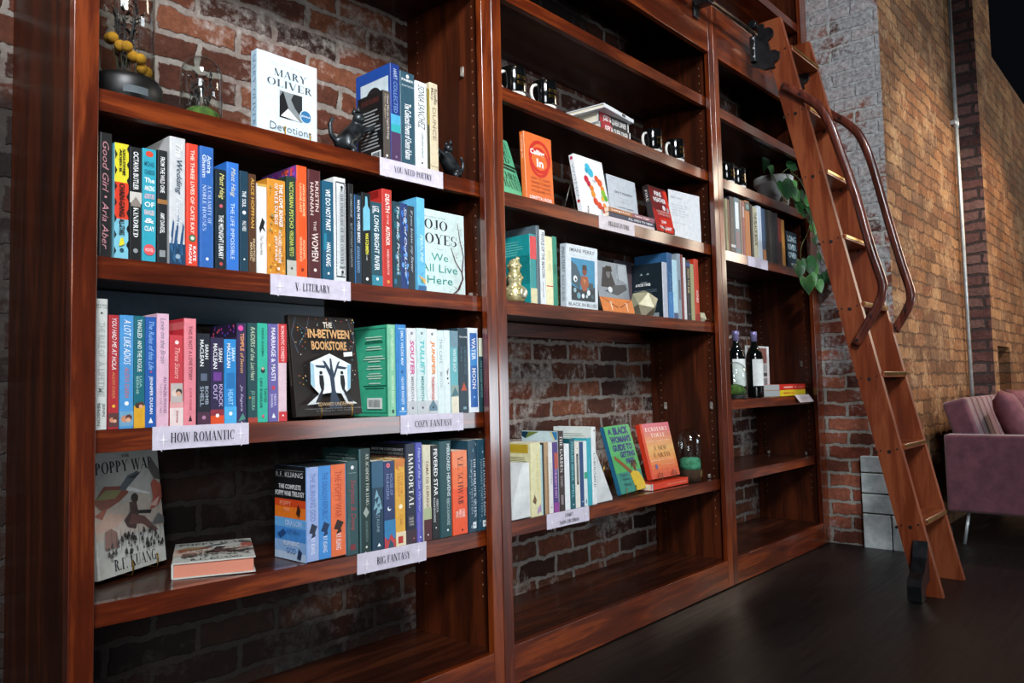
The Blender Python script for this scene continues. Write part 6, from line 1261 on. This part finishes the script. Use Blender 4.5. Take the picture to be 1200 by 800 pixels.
e, zb, x_, z_ = dome('T4', YS+.058, 808.5, .048, .215, 'slender glass dome with green moss and dark twigs at the low shelf\'s right end')
p = PB(); p.lathe((0, 0, 0), [(.041, .0005), (.042, .05), (.001, .052)], mottled('dark_soil', '#3a261a', '#5a4030', 40, .95), 24); p.lathe((0, 0, 0), [(.042, .05), (.043, .062), (.041, .088), (.03, .096), (.001, .098)], mottled('deep_moss', '#2f7a58', '#58a882', 60, .95, 0, .6), 24); p.build('moss', e)
p = PB(); p.lathe((.016, -.030, 0), [(.011, .0005), (.011, .047), (.001, .048)], GOLD, 16); p.build('gold_band', e)
p = PB(); sprigs(p, .040, .18, 11, 12, TWIG); p.build('dried_stems', e)
e, zb, x_, z_ = dome('U4', YS+.04, 862, .048, .165, 'small glass dome with moss standing in front of the left wine bottle', (.052, .018))
p = PB(); p.lathe((0, 0, 0), [(.042, .0005), (.042, .02), (.03, .04), (.001, .048)], MOSS, 24); p.build('moss', e).location.z = zb
# ------------------------------------------------------------------ cat bookends
def cat(o, sgn, label, s=1.0):
    """small bronze cat rearing up, forepaws against the books; sgn = direction it pushes along x"""
    e = empty('cat_bookend', Vector(o), label, 'bookend', 'bronze cat bookends')
    V, E, Rd = [], [], []
    def v(x, y, z, r, par=None):
        V.append((x*sgn*s, y*s, z*s)); Rd.append(r*s*(1.2 if r > .009 else 1.1))
        if par is not None: E.append((par, len(V)-1))
        return len(V)-1
    rump = v(0, 0, .030, .021); belly = v(.020, 0, .050, .0185, rump); chest = v(.038, 0, .068, .0165, belly); neck = v(.038, -.006, .084, .0095, chest); head = v(.036, -.012, .097, .0155, neck); muz = v(.039, -.026, .093, .0075, head)
    for yy in (-.010, .010):
        a = v(.052, yy, .070, .0075, chest); b = v(.068, yy*1.3, .074, .0058, a); c = v(.082, yy*1.3, .083, .0055, b)
        h = v(.006, yy*1.7, .020, .0125, rump); k = v(.020, yy*1.9, .014, .0078, h); f = v(.010, yy*1.9, .006, .006, k); t = v(.024, yy*1.9, .005, .0055, f)
    t1 = v(-.020, 0, .030, .0065, rump); t2 = v(-.034, 0, .044, .0055, t1); t3 = v(-.036, 0, .066, .005, t2); t4 = v(-.026, 0, .084, .0042, t3); 
    me = bpy.data.meshes.new('body'); me.from_pydata(V, E, []); ob = bpy.data.objects.new('body', me); COL.objects.link(ob); ob.parent = e; me.materials.append(BRONZE)
    sk = ob.modifiers.new('skin', 'SKIN'); sk.use_smooth_shade = True
    for d, r in zip(me.skin_vertices[0].data, Rd): d.radius = (r, r)
    me.skin_vertices[0].data[0].use_root = True
    sb = ob.modifiers.new('smooth', 'SUBSURF'); sb.levels = 2; sb.render_levels = 2
    p = PB()
    for yy, dx in ((-.0165, -.004), (.000, -.003)):
        for dd in (0,):
            b = Vector(((.036+dx)*sgn*s, (-.008+yy+.008)*s, .105*s)); 
            p.lathe(b, [(.0062*s, 0), (.0048*s, .008*s), (.0006*s, .017*s)], BRONZE, 8)
    p.build('ears', e)
    return e
x0 = onY(402, 172, YS+.05).x; cat((x0, YS+.05, zs('S1', x0)+.001), 1, 'dark bronze cat rearing up to push the black paperback on the poetry shelf', 1.08)
x0 = onY(533, 205, YS+.05).x; cat((x0, YS+.05, zs('S1', x0)+.001), -1, 'dark bronze cat bracing against the cream paperback near the post', .95)
# ------------------------------------------------------------------ gold lumpy figures
GOLD2 = mottled('pale_gilding', '#b3a468', '#e6dcae', 30, .32, .55, .3)
def goldfig(x, y, label):
    z = zs('T3', x)+.0008; e = empty('figurine', Vector((x, y, z)), label, 'figurine', 'gold figurines on the middle shelf')
    p = PB(); rr = random.Random(3)
    p.lathe((0, 0, 0), [(.022, 0), (.031, .006), (.033, .026), (.027, .046), (.019, .056), (.022, .062), (.025, .076), (.021, .090), (.016, .096), (.019, .102), (.021, .114), (.016, .128), (.006, .135), (.001, .136)], GOLD2, 28)
    for z_, R_, n in ((.022, .027, 9), (.040, .024, 8), (.076, .0195, 8), (.112, .0155, 7)):
        for k in range(n):
            a = 6.28*k/n+z_*30; p.ball((R_*math.cos(a), R_*math.sin(a), z_+.003*(k % 2)), .0085, GOLD2, 10, (1, 1, .8))
    p.build('body', e)
    p = PB(); p.ball((.004, -.031, .028), .017, mottled('pale_gold', '#cfc6a0', '#efe9d2', 30, .3, .7), 14, (1, .5, 1.1)); p.build('shiny_face', e)
    p = PB()
    for k in range(10):
        a = k*.7; p.ball((.010*math.cos(a), .010*math.sin(a)-.004, .118+.0022*k), .0055, GOLD2, 8)
    p.build('crown', e)
x0 = onY(603.5, 345, YS+.035).x; goldfig(x0, YS+.035, 'lumpy gold figurine by the post at the left end of the middle shelf')
x0 = onY(657.5, 354, YS+.10).x; goldfig(x0, YS+.10, 'second gold figurine, peeping out between the green spine and the white framed-picture cover')
# ------------------------------------------------------------------ faceted ornaments
FAC = mottled('champagne_metal', '#b0aa88', '#cfcaae', 12, .4, .35)
def facet(px, y, r, label, rz):
    x = min(onY(px, 355, y).x, 3.0125-r*.97); z = zs('T3', x)
    t = bmesh.new(); bmesh.ops.create_icosphere(t, subdivisions=1, radius=r)
    t.transform(Matrix.Rotation(rz, 4, 'Z') @ Matrix.Rotation(R(20.9), 4, 'Y'))
    zmin = min(v.co.z for v in t.verts)
    bmesh.ops.bisect_plane(t, geom=t.verts[:]+t.edges[:]+t.faces[:], plane_co=(0, 0, zmin+r*.14), plane_no=(0, 0, -1), clear_outer=True)
    bmesh.ops.holes_fill(t, edges=[q for q in t.edges if q.is_boundary])
    zmin = min(v.co.z for v in t.verts); p = PB(); p.merge(t, FAC); o = p.build('faceted_ornament', None, Vector((x, y, z+.0008-zmin)))
    return tag(o, label, 'ornament', 'faceted metal bookends')
facet(754, YS+.035, .058, 'large champagne-coloured faceted ornament before the navy back cover', R(14))
facet(820.5, YS+.04, .026, 'faceted metal ornament mostly hidden behind the red spine by the post', R(40))
# ------------------------------------------------------------------ potted vine
y = YS+.095; xp = onY(906.5, 215, y).x; zp = zs('U2', xp)+.001
pot = empty('potted_plant', Vector((xp, y, zp)), 'trailing heart-leaved plant in a white pot, vines hanging over the bookcase edge', 'potted plant')
PW = mottled('white_clay', '#c9cccd', '#e6e8e6', 12, .6)
p = PB(); p.lathe((0, 0, 0), [(.062, 0), (.066, .003), (.088, .125), (.097, .127), (.1, .132), (.1, .162), (.096, .166), (.09, .164), (.086, .14), (.001, .14)], PW, 40); p.build('pot', pot)
p = PB(); p.lathe((0, 0, 0), [(.0855, .141), (.08, .150), (.001, .154)], mottled('soil', '#120d0a', '#2a1f18', 60, .95), 24); p.build('soil', pot)
LEAF = mottled('vine_leaf', '#0c2c13', '#245a28', 6, .35); LEAF2 = mottled('vine_leaf_light', '#1f5428', '#568f46', 9, .35); STEM = paint('#5f6a3c', .6)
def leaf(p, c, d, nrm, L, m):
    d = d.normalized(); s = d.cross(nrm).normalized(); n = s.cross(d).normalized()
    half = [(0, .0), (-.12, .20), (-.08, .38), (.08, .50), (.32, .51), (.56, .40), (.80, .20), (1.0, 0)]
    prev = None
    for a, w in half:
        pts = [c+d*(a*L)+s*(w*L*sg)+n*(abs(w)*L*.22-a*a*L*.12) for sg in (1, -1)]; mid = c+d*(max(a, 0)*L)-n*(a*a*L*.12)
        cur = [p.bm.verts.new(q) for q in (pts[0], mid, pts[1])]
        if prev:
            i = p.mi(m)
            for a_, b_ in ((0, 1), (1, 2)):
                f = p.bm.faces.new((prev[a_], prev[b_], cur[b_], cur[a_])); f.material_index = i; f.smooth = True
        prev = cur
lp = PB(); st = PB(); org = Vector((xp, y, zp)); rr = random.Random(9)
def seen(px, py, yy):
    q = onY(px, py, yy)
    lim = 4.075 if q.y < 1.49 else 3.99
    return q if q.x < lim else onX(px, py, lim)
def lv(px, py, yy, L, m, ang, tilt=.35, frm=None):
    """a leaf hanging at a seen place, tip direction given as a clock angle in the wall plane"""
    c = seen(px, py, yy)-org; d = Vector((math.sin(ang), -.25, math.cos(ang))); leaf(lp, c, d, Vector((-.55*math.cos(tilt), -.8, .25)), L, m)
    if frm is not None: st.tube(smooth_path([frm, (frm+c)/2+Vector((0, -.01, .02)), c], 3), .0014, STEM, 5)
    return c
top = Vector((0, 0, .155)); yo = YS-.05
c1 = lv(905, 206, y-.04, .085, LEAF, -1.2, .3, top); lv(925, 197, y, .065, LEAF, .8, .2, top+Vector((.03, 0, 0))); lv(897, 198, y+.05, .08, LEAF, -.9, .2, top); pass
rim = Vector((.02, -.099, .170))
lv(917, 213, yo-.012, .095, LEAF, 2.9, .4, rim); lv(928, 214, yo-.03, .05, LEAF2, 2.6, .4, rim)
def vine(pts):
    P = smooth_path([seen(a, b, c)-org for a, b, c in pts], 4); st.tube(P, .0021, STEM, 6); return P
vine([(921, 204, y-.10), (927, 215, yo), (930, 232, yo-.02), (938, 246, yo-.03), (946, 249, yo-.03), (949, 262, yo-.02), (945, 276, yo), (940, 286, yo), (938, 300, yo-.01), (942, 318, yo-.02), (948, 326, yo-.02)])
vine([(926, 200, y-.09), (938, 212, yo-.04), (945, 228, yo-.05), (950, 250, yo-.05), (954, 274, yo-.05), (960, 296, yo-.06), (968, 310, yo-.06)])
vine([(905, 203, y-.10), (918, 232, yo-.03), (926, 238, yo-.03)])
for px, py, L, m, a in ((930, 226, .06, LEAF2, 2.2), (937, 228, .055, LEAF, 1.9), (941, 237, .07, LEAF2, 2.9), (946, 240, .06, LEAF, 2.4), (936, 240, .05, LEAF, 3.6), (948, 254, .045, LEAF, 2.7), (951, 263, .055, LEAF2, 2.6), (956, 270, .05, LEAF, 3.3), (945, 303, .085, LEAF, 2.9), (953, 312, .06, LEAF2, 2.1), (950, 322, .06, LEAF2, 2.7), (944, 325, .085, LEAF2, 3.2), (967, 318, .085, LEAF, 2.6), (935, 312, .06, LEAF, 3.4), (957, 300, .045, LEAF, 2.0), (961, 322, .05, LEAF, 3.0), (926, 222, .06, LEAF, 2.5), (933, 233, .05, LEAF, 3.2), (943, 232, .06, LEAF2, 2.3), (949, 246, .05, LEAF, 3.1), (939, 247, .05, LEAF, 2.2), (953, 279, .04, LEAF, 2.6), (938, 305, .06, LEAF, 3.3), (958, 330, .06, LEAF2, 2.8), (974, 325, .06, LEAF, 2.2)):
    lv(px, py, yo-.02-.03*rr.random(), L*1.05, m, a, .4*rr.random())
for pb, n in ((st, 'stems'), (lp, 'leaves')): pb.build(n, pot)
x0 = onY(919, 241, YS+.012).x; zt = zs('U2', x0)+.001
p = PB(); p.prism([(x0-.05, 0+zt), (x0+.028, zt), (x0+.026, zt+.055), (x0-.006, zt+.05)], 'Y', YS+.002, YS+.022, mottled('pale_stone_pink', '#b09a8a', '#d8c6b8', 20, .6)); tag(p.build('stone_wedge', fix=True), 'small pale pinkish stone wedge at the foot of the white flower pot', 'ornament')
# ------------------------------------------------------------------ shelf signs
LAV = '#cbc4d4'
def sign(row, pa, pb_, label, lines, drop=.003, stars=((.1, .42, .015), (.9, .52, .015)), fonth=.30, tu=(.2, .8), rise=.0015, halo=True, tint=LAV):
    (ax, ay), (bx_, by) = pa, pb_; yy = YS-.0016
    xa, xb = onY(ax, ay, yy).x, onY(bx_, by, yy).x
    za, zb_ = zs(row, xa), zs(row, xb); o = Vector((xa, yy, za-TH-drop)); u = Vector((xb-xa, 0, zb_-za)); w = u.length; u.normalize(); v = Vector((-u.z, 0, u.x)); h = TH+drop+rise
    p = PB(); m = paint(tint, .55); n = Vector((0, -1, 0))
    q = [o, o+u*w, o+u*w+v*h, o+v*h]; p.hexa([q[0]-n*0, q[1], q[1]-n*.0010, q[0]-n*.0010, q[3], q[2], q[2]-n*.0010, q[3]-n*.0010], m)
    F_ = Face(p, o, u, v, w, h)
    if halo:
        for su in (stars[0][0]+.02, stars[1][0]-.02):
            for k in range(10):
                a, b = (-1.2+2.4*k/10, -1.2+2.4*(k+1)/10); sg = -1 if su < .5 else 1
                P2 = lambda t, rr_: (su+sg*rr_*math.cos(t)*.55/w*h, .5+rr_*math.sin(t)/1.0)
                F_.poly([P2(a, .62), P2(b, .62), P2(b, .58), P2(a, .58)][::(1 if sg > 0 else -1)], '#d9d3e0')
    for (su, sv, sr) in stars: F_.star(su, sv, sr, '#f0f0f6', .11)
    k = len(lines)
    for i, t in enumerate(lines):
        vm = .5+(.21*(k-1)-.42*i); hh = fonth if k == 1 else fonth*.55
        a_, b_ = tu
        if k > 1 and len(t) < 8: a_, b_ = a_+.13, b_-.13
        F_.text(t, a_, vm-hh/2, b_, vm+hh/2, '#1e1a2a', 'h', 'd')
    o_ = p.build('shelf_sign', fix=False)
    return tag(o_, label, 'sign', 'lavender paper shelf signs')
sign('S1', (445.3, 190), (519.3, 212), 'lavender paper sign reading YOU NEED POETRY on the top left shelf edge', ['YOU NEED POETRY'], fonth=.34)
sign('S2', (317, 333), (411, 342), 'lavender paper sign reading V. LITERARY on the second shelf edge', ['V. LITERARY'], fonth=.36, tu=(.28, .72))
sign('S3', (178.5, 514), (291.5, 510), 'lavender paper sign reading HOW ROMANTIC on the third shelf edge', ['HOW ROMANTIC'], fonth=.42, tu=(.17, .83), drop=.002)
sign('S3', (469.5, 498), (543, 495), 'lavender paper sign reading COZY FANTASY on the third shelf edge', ['COZY FANTASY'], fonth=.36, tu=(.2, .8), drop=.004)
sign('S4', (418.5, 660), (499.5, 645), 'lavender paper sign reading BIG FANTASY on the fourth shelf edge', ['BIG FANTASY'], fonth=.36, tu=(.26, .74), drop=.005, stars=((.12, .42, .016), (.87, .62, .016)))
sign('T4', (641, 613), (690.5, 603), 'lavender two-line paper sign on the lowest filled shelf edge of the middle bay', ['COMFY', 'NON-FICTION'], fonth=.42, tu=(.27, .73), drop=.003)
sign('T2', (702, 258), (743.5, 266), 'lavender paper sign under the white display covers on the middle bay', ['PRESENT-FUTURE'], fonth=.34, tu=(.24, .82), drop=.001, rise=.006, tint='#d4cace')
sign('U3', (876.5, 306), (900, 314), 'small lavender paper sign on the book shelf under the plant', [], drop=.003, halo=False, stars=((.12, .5, .010), (.88, .5, .010)))
# sign lying half off the wine shelf, tipped forward
x0, x1 = onY(930.5, 462, YS).x, onY(949, 463, YS).x; zt = zs('U4', x0)
p = PB(); a, b = Vector((x0, YS-.001, zt+.006)), Vector((x1-.02, YS-.001, zt+.006)); dn = Vector((.018, -.022, -.038)); m = paint('#bfb4b8', .55); nn = Vector((0, .001, .0006))
p.hexa([a+dn, b+dn, b+dn+nn, a+dn+nn, a, b, b+nn, a+nn], m); F_ = Face(p, a+dn, (b-a).normalized(), (-dn).normalized(), (b-a).length, dn.length); F_.lines(.2, .3, .75, .7, 3, '#9a8f9a', 2, .4)
tag(p.build('shelf_sign'), 'small tilted lavender sign hanging off the wine shelf by the red book', 'sign', 'lavender paper shelf signs')
# ------------------------------------------------------------------ light
def area(name, loc, target, sx, sy, power, col=(1, 1, 1), spread=None):
    l = bpy.data.lights.new(name, 'AREA'); l.shape = 'RECTANGLE'; l.size = sx; l.size_y = sy; l.energy = power; l.color = col
    if spread: l.spread = spread
    o = bpy.data.objects.new(name, l); COL.objects.link(o); o.location = loc
    o.rotation_euler = (Vector(target)-Vector(loc)).to_track_quat('-Z', 'Y').to_euler(); return o
def spot(name, loc, target, power, col, ang=60, blend=.6, r=.05):
    l = bpy.data.lights.new(name, 'SPOT'); l.energy = power; l.color = col; l.spot_size = R(ang); l.spot_blend = blend; l.shadow_soft_size = r
    o = bpy.data.objects.new(name, l); COL.objects.link(o); o.location = loc
    o.rotation_euler = (Vector(target)-Vector(loc)).to_track_quat('-Z', 'Y').to_euler(); return o
w = bpy.data.worlds.new('dim_room'); SC.world = w; w.use_nodes = True
w.node_tree.nodes['Background'].inputs[0].default_value = (.62, .75, 1, 1); w.node_tree.nodes['Background'].inputs[1].default_value = .004
area('high_front_window', (-.6, -1.5, 3.5), (1.6, 1.5, 1.62), 1.1, .9, 48, (.94, .97, 1), R(66))
area('rear_fill', (-1.9, -2.8, 1.8), (1.3, 1.5, 1.1), 1.6, 1.2, 27, (.90, .95, 1), R(90))  # fill light added behind the eye to brighten left-facing covers
area('street_window', (5.02, -2.6, .66), (4.7, 1.5, .75), 2.2, .8, 66, (.80, .91, 1))
area('far_high_window', (11.1, -2.5, 3.35), (5.0, 1.3, 1.6), 2.3, 1.7, 190, (1, .86, .68))
spot('ceiling_lamp_a', (1.0, -.3, 3.3), (1.0, 1.85, 1.7), 9, (1, .72, .44), 55)
spot('ceiling_lamp_b', (4.9, -.3, 2.9), (5.1, 1.14, 1.7), 150, (1, .86, .68), 72)
spot('ceiling_lamp_c', (6.3, -.5, 2.7), (6.0, 1.0, 1.2), 130, (1, .64, .36), 85)
spot('ceiling_lamp_d', (2.6, -.9, 3.5), (4.4, 1.3, 1.7), 230, (.88, .95, 1), 66)
vs_ = SC.view_settings; vs_.view_transform = 'Standard'; vs_.look = 'None'; vs_.exposure = -.17; vs_.gamma = 1
try: vs_.use_curve_mapping = False
except Exception: pass
SC.cycles.use_denoising = True
SC.cycles.max_bounces = 8; SC.cycles.transmission_bounces = 8; SC.cycles.caustics_reflective = False; SC.cycles.caustics_refractive = False
